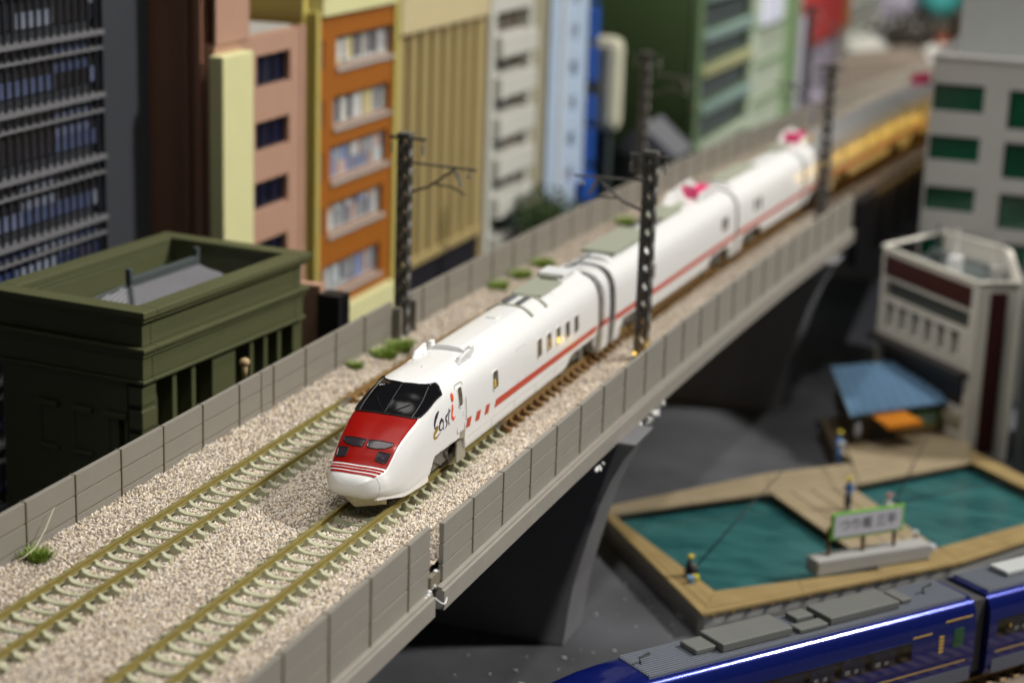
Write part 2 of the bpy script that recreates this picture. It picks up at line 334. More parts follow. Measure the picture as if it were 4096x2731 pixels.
# blobs of glue and thread at the joints
def blob(name, label, cat, cs, m, parent=None):
    mb = MB()
    for (x, y, z, r_) in cs: mb.ball((x, y, z), r_*random.uniform(.8, 1.3), r_*random.uniform(.8, 1.4), r_*random.uniform(.6, 1.1), 8, 5)
    o = mb.obj(name, m, parent, smooth=True); return tag(o, label, cat)
blob('glue', 'clear dried glue on the gap between the two right wall sections', 'glue', [(2.60, -1.52, -.44, .06), (2.62, -1.62, -.47, .05), (2.60, -1.40, -.40, .05), (2.6, -1.3, -.38, .06), (2.58, -1.15, -.12, .05), (2.62, -1.75, -.50, .045)], 'glue')
tag(MB().box(2.52, 2.63, -1.5, -1.02, -.40, -.14).obj('joint_block', 'post_tan'), 'small grey block inside the gap of the right wall', 'joint')
th_ = MB().tube([(2.66+.10*sin(t*pi), -1.35+.62*t, -.62-.22*sin(t*pi)) for t in [i/12 for i in range(13)]], .017, 6).obj('thread', 'thread', smooth=True)
tag(th_, 'loop of white thread hanging under the gap in the right wall', 'thread')
def shreds(label, cs, n, spread, L_):
    mb = MB()
    for k in range(n):
        p = Vector(cs)+Vector((random.uniform(-.04, .06), random.uniform(-spread, spread), random.uniform(-.10, .08))); pts = [p]
        for q in range(4): p = p+Vector((random.uniform(-.02, .03), random.gauss(0, .5)*L_, random.uniform(-.9, .25)*L_)); pts.append(p)
        r0 = random.uniform(.03, .085); mb.tube(pts, [r0*.6, r0, r0*.8, r0*.5, r0*.15], 6)
    tag(mb.obj('glue_clump', 'thread', smooth=True), label, 'glue')
random.seed(21)
shreds('white frayed glue clump under the right wall beside the curved pier', (2.80, 12.6, -1.10), 10, .75, .13)
shreds('longer white glue shred trailing right of the frayed clump', (2.80, 14.4, -1.10), 16, .7, .09)
shreds('small white glue shred hanging left of the frayed clump', (2.76, 9.6, -1.16), 4, .35, .06)
# ------------------------------------------------------------------ ballast bed with instanced stones
D = 3.322
def bed(x, y):
    h = -.085
    for cx in (0, -D):
        d = abs(x-cx)
        if d < .42: h = -.135
        elif d < .86: h = -.17
        elif d < 1.15: h = -.17+.085*(d-.86)/.29
    if x < -4.3: h += (-4.3-x)*.16
    if x > 1.2: h += .02
    h += .022*sin(x*5.1+y*1.3)*cos(y*3.7-x*2)+.018*sin(x*11+1)*sin(y*8.3)
    return h
xs = np.arange(XL+.05, XR-.04, .11); ys = list(np.arange(-17, 16, .13))+list(np.arange(16, 95, .5))
mb = MB(); nx = len(xs)
for y in ys:
    for x in xs: mb.v.append((x+track_x(y), y, bed(x, y)))
mb.f = [(j*nx+i, j*nx+i+1, (j+1)*nx+i+1, (j+1)*nx+i) for j in range(len(ys)-1) for i in range(nx-1)]
bal = mb.obj('ballast', 'ballast_base', smooth=True, fix=False); bal['kind'] = 'stuff'; bal['label'] = 'pale beige gravel ballast covering the viaduct deck'
stones = bpy.data.collections.new('stones')
for k in range(8):
    bm = bmesh.new(); bmesh.ops.create_icosphere(bm, subdivisions=1, radius=1)
    sx, sy, sz = random.uniform(.75, 1.2), random.uniform(.6, 1.0), random.uniform(.5, .85)
    for v in bm.verts:
        v.co *= random.uniform(.60, 1.32); v.co.x *= sx; v.co.y *= sy; v.co.z *= sz
    me = bpy.data.meshes.new('stone'); bm.to_mesh(me); bm.free(); me.materials.append(M_['ballast_stone'])
    stones.objects.link(bpy.data.objects.new('stone', me))
ng = bpy.data.node_groups.new('scatter', 'GeometryNodeTree')
ng.interface.new_socket('Geometry', in_out='INPUT', socket_type='NodeSocketGeometry'); ng.interface.new_socket('Geometry', in_out='OUTPUT', socket_type='NodeSocketGeometry')
N = ng.nodes; Lk = ng.links
gi = N.new('NodeGroupInput'); go = N.new('NodeGroupOutput'); jn = N.new('GeometryNodeJoinGeometry'); Lk.new(gi.outputs[0], jn.inputs[0])
pos = N.new('GeometryNodeInputPosition'); sep = N.new('ShaderNodeSeparateXYZ'); Lk.new(pos.outputs[0], sep.inputs[0])
mr = N.new('ShaderNodeMapRange'); mr.inputs['From Min'].default_value = 12; mr.inputs['From Max'].default_value = 30; mr.inputs['To Min'].default_value = 560; mr.inputs['To Max'].default_value = 130; Lk.new(sep.outputs['Y'], mr.inputs['Value'])
dp = N.new('GeometryNodeDistributePointsOnFaces'); dp.inputs['Seed'].default_value = 3
Lk.new(gi.outputs[0], dp.inputs['Mesh']); Lk.new(mr.outputs['Result'], dp.inputs['Density'])
ci = N.new('GeometryNodeCollectionInfo'); ci.inputs['Collection'].default_value = stones; ci.inputs['Separate Children'].default_value = True; ci.inputs['Reset Children'].default_value = True
ip = N.new('GeometryNodeInstanceOnPoints'); ip.inputs['Pick Instance'].default_value = True
Lk.new(dp.outputs['Points'], ip.inputs['Points']); Lk.new(ci.outputs[0], ip.inputs['Instance'])
rv = N.new('FunctionNodeRandomValue'); rv.data_type = 'FLOAT_VECTOR'; rv.inputs['Max'].default_value = (6.28, 6.28, 6.28)
e2r = None
try:
    e2r = N.new('FunctionNodeEulerToRotation'); Lk.new(rv.outputs[0], e2r.inputs[0]); Lk.new(e2r.outputs[0], ip.inputs['Rotation'])
except Exception: Lk.new(rv.outputs[0], ip.inputs['Rotation'])
rs = N.new('FunctionNodeRandomValue'); rs.inputs[2].default_value = .012; rs.inputs[3].default_value = .045
Lk.new(rs.outputs[1], ip.inputs['Scale'])
tr = N.new('GeometryNodeSetPosition'); rz_ = N.new('FunctionNodeRandomValue'); rz_.data_type = 'FLOAT_VECTOR'; rz_.inputs['Min'].default_value = (0, 0, -.012); rz_.inputs['Max'].default_value = (0, 0, .026); rz_.inputs['Seed'].default_value = 5
Lk.new(ip.outputs[0], tr.inputs['Geometry']); Lk.new(rz_.outputs[0], tr.inputs['Offset']); Lk.new(tr.outputs[0], jn.inputs[0]); Lk.new(jn.outputs[0], go.inputs[0])
md = bal.modifiers.new('scatter', 'NODES'); md.node_group = ng
# ------------------------------------------------------------------ track
P = .4784
def sleeper_mesh(name, m):
    # side profile across the track (x, z): thick ends with clips, slim low middle
    e = [(.80, -.28), (.80, -.062), (.71, -.040), (.645, -.012), (.625, .022), (.595, .036), (.565, .030), (.548, .002), (.535, -.022),
         (.435, -.022), (.425, .002), (.41, .028), (.385, .034), (.355, .022), (.335, -.012), (.27, -.045), (.18, -.068), (0, -.075)]
    top = [(x, z) for x, z in e]+[(-x, z) for x, z in e[::-1][1:]]
    mb = MB(); n = len(top)
    # cross sections: the end blocks are wider than the middle
    def wid(x): return .068 if abs(x) > .3 else .058
    vs = []
    for s_ in (-1, 1):
        for (x, z) in top: vs.append((x, s_*wid(x)*(1.0 if z < 0 else .62), z))
    for s_ in (-1, 1):
        for (x, z) in top: vs.append((x, s_*wid(x)*1.05, -.29))
    fs = []
    for i in range(n-1):
        fs.append((i, i+1, n+i+1, n+i)); fs.append((2*n+i, 2*n+i+1, i+1, i)); fs.append((3*n+i, n+i, n+i+1, 3*n+i+1))
    fs += [(0, n, 3*n, 2*n), (n-1, 3*n-1, 4*n-1, 2*n-1)]
    o = mb.add(vs, fs).obj(name, m, bevel=0); return o
def rail_prof(cx, w=.036):
    return [(cx-.06, -.02), (cx-.06, -.005), (cx-.016, .012), (cx-.013, .055), (cx-w, .068), (cx-w, .098), (cx-w+.008, .105), (cx+w-.008, .105), (cx+w, .098), (cx+w, .068), (cx+.013, .055), (cx+.016, .012), (cx+.06, -.005), (cx+.06, -.02)]
def track(name, label, x0, ya, yb, smat, rmat, y_first):
    t = thing(name, label, 'track')
    for s_ in (-1, 1):
        cx = x0+s_*.486
        sweep(MB(), rail_prof(cx), yr(ya, yb, 2)).obj('rail', rmat, t)
        sweep(MB(), [(cx-.05, -.024), (cx-.05, -.065), (cx+.05, -.065), (cx+.05, -.024)], yr(ya, yb, 2)).obj('sleeper_web', smat, t)
    n0 = math.ceil((ya-y_first)/P); src = None; y = y_first+n0*P
    while y < yb-.05:
        a = track_a(y); loc = (x0*cos(a)+track_x(y), y-x0*sin(a), 0)
        if src is None: src = sleeper_mesh('sleeper', smat); o = src; o.parent = t
        else: o = src.copy(); C.objects.link(o); o.parent = t
        o.location = loc; o.rotation_euler = (0, 0, -a+random.uniform(-.008, .008)); y += P
    return t
track('railway_track', 'near part of the train track with pale cream concrete sleepers', 0, -18, 8.0, 'sleeper_cream', 'rail_brass', 0.0)
track('railway_track', 'near part of the empty left track with pale cream concrete sleepers', -D, -18, 8.15, 'sleeper_cream', 'rail_brass', 1.43)
track('railway_track', 'golden brown sleepered track under the white train', 0, 8.05, 95, 'sleeper_brown', 'rail_brown', 0.0)
track('railway_track', 'golden brown sleepered empty track behind the white train', -D, 8.2, 95, 'sleeper_brown', 'rail_brown', 1.43)
for (x, y, lb) in ((-D-.486, 8.15, 'silver rail joiner on the left rail of the empty track'), (-D+.486, 8.15, 'silver rail joiner on the right rail of the empty track'), (.486, 8.02, 'silver rail joiner beside the train where the sleepers turn brown')):
    tag(MB().box(x-.075, x+.075, y-.35, y+.35, -.018, .05).obj('rail_joiner', 'rail_joiner'), lb, 'rail joiner', 'rail joiners')
# ------------------------------------------------------------------ white train
def catmull(p, t):
    n = len(p)-1; i = min(int(t), n-1); f = t-i
    a, b, c, d = p[max(i-1, 0)], p[i], p[i+1], p[min(i+2, n)]
    return tuple(.5*((2*b[k])+(-a[k]+c[k])*f+(2*a[k]-5*b[k]+4*c[k]-d[k])*f*f+(-a[k]+3*b[k]-3*c[k]+d[k])*f**3) for k in range(len(b)))
FULL = [(0, 2.47), (.31, 2.455), (.57, 2.38), (.775, 2.19), (.885, 1.90), (.927, 1.42), (.927, .95), (.90, .50), (.80, .42)]
_R0 = [(0, 1.185), (.325, 1.18), (.60, 1.135), (.66, 1.04), (.688, .92), (.684, .80), (.65, .665), (.545, .555), (.30, .505)]
ST = [(y_, [(x*(f**.8), .83+(z-.83)*f) for x, z in _R0]) for y_, f in [(yy, sqrt(max(0, 1-((.62-yy)/.43)**2))) for yy in (.19, .193, .205, .23, .27, .33, .41, .51)]]+[(.62, _R0)]+[
 (.68, [(0, 1.22), (.33, 1.215), (.615, 1.17), (.665, 1.07), (.69, .90), (.688, .79), (.66, .65), (.565, .53), (.34, .475)]),
 (.90, [(0, 1.39), (.34, 1.385), (.64, 1.335), (.695, 1.23), (.725, 1.02), (.73, .80), (.705, .62), (.62, .48), (.40, .43)]),
 (1.15, [(0, 1.57), (.36, 1.565), (.66, 1.51), (.725, 1.39), (.765, 1.15), (.775, .88), (.755, .63), (.68, .445), (.48, .385)]),
 (1.6, [(0, 1.77), (.38, 1.765), (.695, 1.70), (.775, 1.55), (.825, 1.28), (.835, .97), (.82, .68), (.77, .38), (.60, .32)]),
 (2.1, [(0, 1.955), (.41, 1.945), (.735, 1.875), (.825, 1.70), (.87, 1.42), (.88, 1.07), (.87, .73), (.83, .42), (.70, .36)]),
 (2.6, [(0, 2.17), (.40, 2.15), (.715, 2.06), (.835, 1.86), (.89, 1.53), (.907, 1.15), (.90, .78), (.868, .46), (.75, .39)]),
 (3.15, [(0, 2.37), (.36, 2.355), (.66, 2.265), (.81, 2.06), (.885, 1.72), (.92, 1.28), (.917, .85), (.887, .48), (.78, .41)]),
 (3.6, [(0, 2.45), (.33, 2.435), (.61, 2.355), (.79, 2.15), (.885, 1.84), (.925, 1.36), (.923, .90), (.893, .49), (.79, .42)]),
 (4.3, FULL), (5.2, FULL), (9.9, FULL), (14.6, FULL)]
SY = [s[0] for s in ST]
def sec(y):
    if y <= SY[0]: return ST[0][1]
    if y >= SY[-1]: return ST[-1][1]
    i = max(k for k in range(len(SY)) if SY[k] <= y); i = min(i, len(SY)-2)
    f = (y-SY[i])/(SY[i+1]-SY[i]); h1 = SY[i+1]-SY[i]
    out = []
    for k in range(9):
        q = []
        for c in (0, 1):
            p = [ST[j][1][k][c] for j in (i, i+1)]
            def slope(j):
                if j <= 0 or j >= len(SY)-1: return (ST[min(j+1, len(SY)-1)][1][k][c]-ST[max(j-1, 0)][1][k][c])/(SY[min(j+1, len(SY)-1)]-SY[max(j-1, 0)])
                d1 = (ST[j][1][k][c]-ST[j-1][1][k][c])/(SY[j]-SY[j-1]); d2 = (ST[j+1][1][k][c]-ST[j][1][k][c])/(SY[j+1]-SY[j])
                if d1*d2 <= 0: return 0
                return 2*d1*d2/(d1+d2)
            m0, m1 = slope(i)*h1, slope(i+1)*h1
            q.append((2*f**3-3*f**2+1)*p[0]+(f**3-2*f**2+f)*m0+(-2*f**3+3*f**2)*p[1]+(f**3-f**2)*m1)
        out.append(tuple(q))
    return out
_sc = {}
def secc(y):
    k = round(y, 4)
    if k not in _sc: _sc[k] = sec(y)
    return _sc[k]
def bulge(y, x):     # rounded plan of the nose
    a = max(0.0, 1-(y-.19)/1.6); return .11*a*(abs(x)/.6)**2.4 if a > 0 else 0
def PT(y, s):        # s signed -1..1 : centre top -> bottom
    p = catmull(secc(y), abs(s)*8); x = p[0]*(1 if s >= 0 else -1)
    return Vector((x, y+bulge(y, x), p[1]))
def PN(y, s, off=0.0):
    e = 1e-3; p = PT(y, s)
    if off == 0: return p
    dy = PT(y+e, s)-PT(max(y-e, .19), s); ds = PT(y, min(s+e, 1))-PT(y, max(s-e, -1)); n = dy.cross(ds)
    if n.length < 1e-12: return p
    n.normalize()
    c = Vector((0, p.y+.25, min(1.2, .55+.45*p.y*0)))
    if n.dot(p-c) < 0: n = -n
    return p+n*off
def s_of_z(y, z, side=1):    # inverse on the side
    lo, hi = .18, .97
    for _ in range(26):
        m = (lo+hi)/2
        if catmull(secc(y), m*8)[1] > z: lo = m
        else: hi = m
    return side*(lo+hi)/2
def side_pt(y, z, off, side=1): return PN(y, s_of_z(y, z, side), off)
def side_patch(pts, off, name, m, parent, side=1, nu=1, nv=4):
    """quad patch given 4 (y,z) corners, subdivided and laid on the side"""
    a, b, c, d = pts; mb = MB(); vs = []
    for j in range(nv+1):
        for i in range(nu+1):
            u, v = i/nu, j/nv
            y = (a[0]*(1-u)+b[0]*u)*(1-v)+(d[0]*(1-u)+c[0]*u)*v; z = (a[1]*(1-u)+b[1]*u)*(1-v)+(d[1]*(1-u)+c[1]*u)*v
            vs.append(side_pt(y, z, off, side))
    mb.add(vs, [(j*(nu+1)+i, j*(nu+1)+i+1, (j+1)*(nu+1)+i+1, (j+1)*(nu+1)+i) for j in range(nv) for i in range(nu)])
    o = mb.obj(name, m, parent, smooth=True, fix=False); return o
def solid(o, th):
    md = o.modifiers.new('thickness', 'SOLIDIFY'); md.thickness = th; md.offset = -1; return o
def rounded(y0, y1, z0, z1, r, n=4):
    pts = []
    for (cy, cz, a0) in ((y1-r, z1-r, 0), (y0+r, z1-r, 90), (y0+r, z0+r, 180), (y1-r, z0+r, 270)):
        for k in range(n+1):
            a = radians(a0+90*k/n); pts.append((cy+r*cos(a), cz+r*sin(a)))
    return pts
def side_poly(poly, off, name, m, parent, side=1, th=.006, curve=True):
    f = (lambda y, z, o: side_pt(y, z, o, side)) if curve else (lambda y, z, o: Vector((side*(.927+o), y, z)))
    mb = MB(); n = len(poly); vs = [f(y, z, off) for y, z in poly]+[f(y, z, off-th) for y, z in poly]
    mb.add(vs, [tuple(range(n))]+[(i, (i+1) % n, n+(i+1) % n, n+i) for i in range(n)])
    return mb.obj(name, m, parent)
def side_ring(poly, wd, off, name, m, parent, side=1, th=.008):
    cy = sum(p[0] for p in poly)/len(poly); cz = sum(p[1] for p in poly)/len(poly); n = len(poly)
    inn = [(cy+(y-cy)*(1-wd/abs(y-cy) if abs(y-cy) > wd*1.2 else .3), cz+(z-cz)*(1-wd/abs(z-cz) if abs(z-cz) > wd*1.2 else .3)) for y, z in poly]
    mb = MB(); vs = [side_pt(y, z, off, side) for y, z in poly]+[side_pt(y, z, off, side) for y, z in inn]+[side_pt(y, z, off-th, side) for y, z in poly]
    mb.add(vs, [(i, (i+1) % n, n+(i+1) % n, n+i) for i in range(n)]+[(i, (i+1) % n, 2*n+(i+1) % n, 2*n+i) for i in range(n)])
    return mb.obj(name, m, parent)
head = thing('train_head_car', 'white train head car with red nose, black windscreen and script lettering', 'train car', (0, 0, 0), 0, 'cars of the white train')
def zb(y):           # lower edge of the skirt
    def st(a, b, y): t = min(1, max(0, (y-a)/(b-a))); return t*t*(3-2*t)
    k = st(2.50, 2.85, y)*(1-st(4.55, 4.78, y))*.50+st(11.9, 12.5, y)*.34
    base = .0 if y < 2.4 else 0
    return .36+k+.05*st(4.6, 4.9, y)
yl = sorted(set([round(v, 4) for v in [.19, .191, .194, .20, .21, .22, .23, .245, .26, .28, .30, .32, .34, .35, .365, .38, .40, .42, .44, .46, .48, .50]+list(np.arange(.52, 5.0, .07))+list(np.arange(5, 14.7, .4))+[2.5, 2.57, 2.64, 2.71, 2.78, 2.85, 4.55, 4.62, 4.7, 4.78, 4.85, 11.9, 12.1, 12.3, 12.5, 14.72]]))
NS = 56; mb = MB(); vs = []
for y in yl:
    for k in range(-NS, NS+1):
        p = PT(y, k/NS)
        if abs(k)/NS > .5 and p.z < zb(y) and y > 2.3: p = Vector((p.x, p.y, zb(y)))
        vs.append(p)
W_ = 2*NS+1
fs = [(j*W_+i, j*W_+i+1, (j+1)*W_+i+1, (j+1)*W_+i) for j in range(len(yl)-1) for i in range(W_-1)]
fs.append(tuple(range(W_)))
fs += [(j*W_, (j+1)*W_, (j+1)*W_+W_-1, j*W_+W_-1) for j in range(len(yl)-1) if yl[j] < 2.45]
mb.add(vs, fs); o = mb.obj('body_shell', 'train_white', head, smooth=True)
# underframe closing the bottom
MB().prism([(-.72, .38), (.72, .38), (.80, .62), (.80, .88), (-.80, .88), (-.80, .62)], 4.95, 11.9).box(-.40, .40, 1.4, 4.94, .5, .98).box(-.40, .40, 11.91, 14.6, .5, .98).box(-.78, .78, 2.4, 4.94, 1.0, 1.05).box(-.78, .78, 11.91, 14.6, .9, .95).obj('underframe', 'dark_steel', head)
# dark inner hollow behind the rear
MB().prism([(x, z) for x, z in [(FULL[i][0]*.97, FULL[i][1]*.985) for i in range(1, 8)]]+[(-FULL[i][0]*.97, FULL[i][1]*.985) for i in range(7, 0, -1)], 14.45, 14.73).obj('end_wall', 'roof_grey', head)
def top_patch(sa, sb, lo, hi, off, name, m, nu, nv, smooth=True, th=None):
    """patch between curves y=lo(s) and y=hi(s) for s in sa..sb"""
    mb = MB(); vs = []
    for j in range(nv+1):
        for i in range(nu+1):
            s = sa+(sb-sa)*i/nu; y = lo(s)*(1-j/nv)+hi(s)*j/nv; vs.append(PN(y, s, off))
    mb.add(vs, [(j*(nu+1)+i, j*(nu+1)+i+1, (j+1)*(nu+1)+i+1, (j+1)*(nu+1)+i) for j in range(nv) for i in range(nu)])
    return mb.obj(name, m, head, smooth=smooth, fix=False)
def interp(tab, s):
    s = abs(s)
    for (a, va), (b, vb) in zip(tab, tab[1:]):
        if s <= b: t = (s-a)/(b-a); return va*(1-t)+vb*t
    return tab[-1][1]
WL_ = [(0, 2.06), (.12, 2.07), (.20, 2.10), (.25, 2.17), (.275, 2.30), (.30, 2.52), (.325, 2.80), (.35, 3.10), (.372, 3.38)]
WU_ = [(0, 3.10), (.12, 3.15), (.18, 3.24), (.22, 3.36), (.245, 3.47), (.26, 3.475), (.30, 3.46), (.372, 3.40)]
HR = .262
top_patch(-HR, HR, lambda s: .665-.0*abs(s), lambda s: interp(WL_, s)-.015 if abs(s) < .25 else 2.16, .008, 'red_hood', 'red_paint', 40, 46)
for k, (a, b) in enumerate(((.345, .40), (.435, .505), (.545, .625))):
    top_patch(-HR-.002*k, HR+.002*k, lambda s, a=a: a, lambda s, b=b: b, .008, 'red_band', 'red_paint', 40, 3)
top_patch(-.372, .372, lambda s: interp(WL_, s), lambda s: interp(WU_, s), .012, 'windscreen', 'black_glass', 90, 40)
# raised rubber rim around the windscreen
rim = [PN(interp(WL_, s), s, .014) for s in np.linspace(-.372, .372, 80)]+[PN(interp(WU_, s), s, .014) for s in np.linspace(.372, -.372, 80)]
MB().tube(rim+[rim[0]], .022, 6, caps=False).obj('windscreen_rim', 'black_trim', head, smooth=True)
for s_ in (-1, 1):
    MB().tube([PN(2.14+1.06*t, s_*(.200+.008*t+.008*sin(t*pi)), .014) for t in np.linspace(0, 1, 18)], .009, 5).obj('window_divider', 'cab_line', head)
MB().tube([PN(2.12+.95*t, -.01+.0*t, .013) for t in np.linspace(0, 1, 14)], .0045, 5).obj('centre_divider', 'cab_line', head)
for (sa, ya, sb, yb) in ((-.02, 2.09, -.135, 2.62), (.02, 2.07, .14, 2.47)):
    MB().tube([PN(ya+(yb-ya)*t, sa+(sb-sa)*t, .022) for t in np.linspace(0, 1, 8)], .0085, 5).obj('wiper', 'black_trim', head)
# S51 number on the glass
def text(name, body, size, m, parent, mw, align='CENTER', extrude=0.0, shear=0):
    cu = bpy.data.curves.new(name, 'FONT'); cu.body = body; cu.size = size; cu.align_x = align; cu.align_y = 'CENTER'; cu.extrude = extrude; cu.shear = shear
    cu.materials.append(M_[m]); o = bpy.data.objects.new(name, cu); C.objects.link(o); o.matrix_world = mw
    if parent: o.parent = parent
    return o
def frame_at(p, xdir, zdir):
    x = xdir.normalized(); z = zdir.normalized(); y = z.cross(x).normalized(); z = x.cross(y)
    mt = Matrix((x, y, z)).transposed().to_4x4(); mt.translation = p; return mt
p = PN(2.98, -.155, .028); px = PN(2.98, -.13, .028)-PN(2.98, -.18, .028); py = PN(3.02, -.155, .028)-PN(2.94, -.155, .028)
text('train_number', 'S51', .10, 'print_white', head, frame_at(p, px, px.cross(py)))
# lamps on the hood: polygons in (s, y)
def lamp(poly, name):
    n = len(poly); cs_ = sum(p[0] for p in poly)/n; cy_ = sum(p[1] for p in poly)/n; K = 5; mb = MB()
    fine = []
    for i in range(n):
        a, b = poly[i], poly[(i+1) % n]
        for k in range(5): fine.append((a[0]+(b[0]-a[0])*k/5, a[1]+(b[1]-a[1])*k/5))
    m_ = len(fine); vs = [PN(cy_, cs_, .012)]
    for r_ in range(1, K+1):
        for (s_, y_) in fine: vs.append(PN(cy_+(y_-cy_)*r_/K, cs_+(s_-cs_)*r_/K, .014))
    fs = [(0, 1+i, 1+(i+1) % m_) for i in range(m_)]+[(1+(r_-1)*m_+i, 1+r_*m_+i, 1+r_*m_+(i+1) % m_, 1+(r_-1)*m_+(i+1) % m_) for r_ in range(1, K) for i in range(m_)]
    l = mb.add(vs, fs).obj(name, 'lens', head, fix=False)
    top = [PN(y_, s_, .014) for s_, y_ in fine]
    MB().tube(top+[top[0], top[1]], .013, 5, caps=False).obj('lamp_rim', 'black_trim', l, smooth=True)
for q in (-1, 1):
    lamp([(q*.015, 1.20), (q*.03, 1.03), (q*.10, 1.02), (q*.16, 1.055), (q*.20, 1.13), (q*.205, 1.22), (q*.10, 1.215)], 'headlight')
    lamp([(q*.125, .97), (q*.13, .79), (q*.205, .765), (q*.222, .79), (q*.228, .98), (q*.17, .975)], 'tail_light')
# nose panel seam
for q in (-1, 1):
    MB().tube([PN(.36+.06*t, q*(.262+.62*t), .001) for t in np.linspace(0, 1, 14)], .0035, 4).obj('nose_seam', 'panel_line', head)
# long lower blade along the nose and snow plough
for q in (-1, 1):
    mb = MB(); vs = []; ny_ = 20
    for k in range(ny_+1):
        y = .45+2.07*k/ny_; t = k/ny_
        sec_ = secc(y); xo = sec_[7][0]; zo = sec_[7][1]; by = bulge(y, xo)
        zl_ = .52-.20*min(1, t*2.2)+.04*t; xo2 = xo+.012
        for (xx, zz) in ((xo2+.004, zo+.05*min(1, t*5)), (xo2+.010, zl_), (xo2-.05, zl_-.01), (xo2-.05, zo+.02)): vs.append((q*xx, y+by, zz))
    mb.add(vs, [(j*4+i, j*4+(i+1) % 4, (j+1)*4+(i+1) % 4, (j+1)*4+i) for j in range(ny_) for i in range(4)]+[(0, 1, 2, 3), tuple(range(ny_*4, ny_*4+4))])
    mb.obj('air_dam', 'train_side', head)
pl = MB(); pl.add([(0, .55, .52), (0, .57, .28), (-.50, 1.10, .24), (-.50, 1.06, .45), (.50, 1.10, .24), (.50, 1.06, .45), (0, .62, .52), (0, .64, .29), (-.48, 1.16, .25), (-.48, 1.12, .45), (.48, 1.16, .25), (.48, 1.12, .45)],
       [(0, 1, 2, 3), (1, 0, 5, 4), (6, 9, 8, 7), (7, 10, 11, 6), (1, 7, 8, 2), (1, 4, 10, 7)]).obj('snow_plough', 'plow_cream', head)
MB().box(-.35, .35, 1.25, 1.6, .12, .3).box(-.08, .08, .95, 1.7, .2, .28).obj('front_coupler', 'dark_steel', head)
# stripes and lettering on both sides
def stripes(par, y0, y1, side, z0=.905, z1=1.085, slant=.08):
    n = max(2, int((y1-y0)/.5))
    side_patch([(y0, z0), (y1, z0), (y1+0, z1), (y0+slant, z1)], .006, 'red_stripe', 'stripe_red', par, side, n, 3)
for q in (1, -1):
    for (a, b, zz) in ((4.66, 4.86, 1.03), (5.27, 5.47, 1.015), (5.88, 6.07, 1.0)):
        side_patch([(a-.02, zz-.04), (b+.05, zz-.06), (b+.15, zz+.16), (a+.08, zz+.18)], .006, 'red_dash', 'stripe_red', head, q, 1, 3)
    mbn = side_patch([(6.52, .95), (14.62, .905), (14.62, 1.075), (6.63, 1.14)], .006, 'red_stripe', 'stripe_red', head, q, 20, 3)
def stroke(pts, ws, name, m, q):
    """brush stroke: centre line in (y,z) with half widths"""
    P2 = [catmull(pts, t) for t in np.linspace(0, len(pts)-1, len(pts)*4)]; WW = [np.interp(t, range(len(ws)), ws) for t in np.linspace(0, len(pts)-1, len(pts)*4)]
    vs = []
    for i, (y, z) in enumerate(P2):
        a = P2[max(i-1, 0)]; b = P2[min(i+1, len(P2)-1)]; dy, dz = b[0]-a[0], b[1]-a[1]; l = sqrt(dy*dy+dz*dz) or 1
        nyy, nzz = -dz/l, dy/l; w_ = WW[i]*1.25
        vs += [side_pt(y+nyy*w_, z+nzz*w_, .006, q), side_pt(y-nyy*w_, z-nzz*w_, .006, q)]
    return MB().add(vs, [(2*i, 2*i+1, 2*i+3, 2*i+2) for i in range(len(P2)-1)]).obj(name, m, head, fix=False)
LT = [('letter_e', 'logo_purple', [(3.10, 1.83), (2.98, 1.775), (2.89, 1.71), (2.825, 1.625), (2.81, 1.54), (2.84, 1.505), (2.92, 1.53)], [.012, .04, .045, .035, .02, .015, .014]),
      ('letter_e', 'logo_gold', [(2.945, 1.54), (2.96, 1.49), (2.89, 1.45), (2.80, 1.41), (2.755, 1.35), (2.79, 1.30), (2.88, 1.28), (3.0, 1.31), (3.12, 1.345)], [.012, .045, .04, .035, .03, .026, .02, .014, .008]),
      ('letter_a', 'logo_purple', [(3.23, 1.625), (3.135, 1.577), (3.078, 1.505), (3.06, 1.434), (3.12, 1.39), (3.21, 1.40), (3.27, 1.45), (3.285, 1.52), (3.24, 1.60)], [.03, .035, .028, .02, .016, .012, .012, .02, .028]),
      ('letter_a', 'logo_purple', [(3.28, 1.475), (3.262, 1.395), (3.30, 1.35)], [.014, .014, .006]),
      ('letter_s', 'logo_purple', [(3.56, 1.64), (3.46, 1.615), (3.42, 1.555), (3.47, 1.495), (3.48, 1.43), (3.42, 1.388), (3.35, 1.35)], [.008, .026, .024, .02, .022, .014, .005]),
      ('letter_t', 'logo_purple', [(3.63, 1.75), (3.613, 1.65), (3.585, 1.54), (3.575, 1.45), (3.605, 1.385), (3.66, 1.41)], [.016, .017, .018, .015, .010, .005]),
      ('letter_t', 'logo_purple', [(3.51, 1.655), (3.62, 1.67), (3.72, 1.69)], [.006, .013, .014]),
      ('letter_i', 'logo_orange', [(3.83, 1.79), (3.83, 1.70), (3.79, 1.60), (3.775, 1.54), (3.81, 1.47), (3.88, 1.425), (3.93, 1.46), (3.99, 1.48)], [.022, .036, .036, .032, .030, .024, .014, .004])]
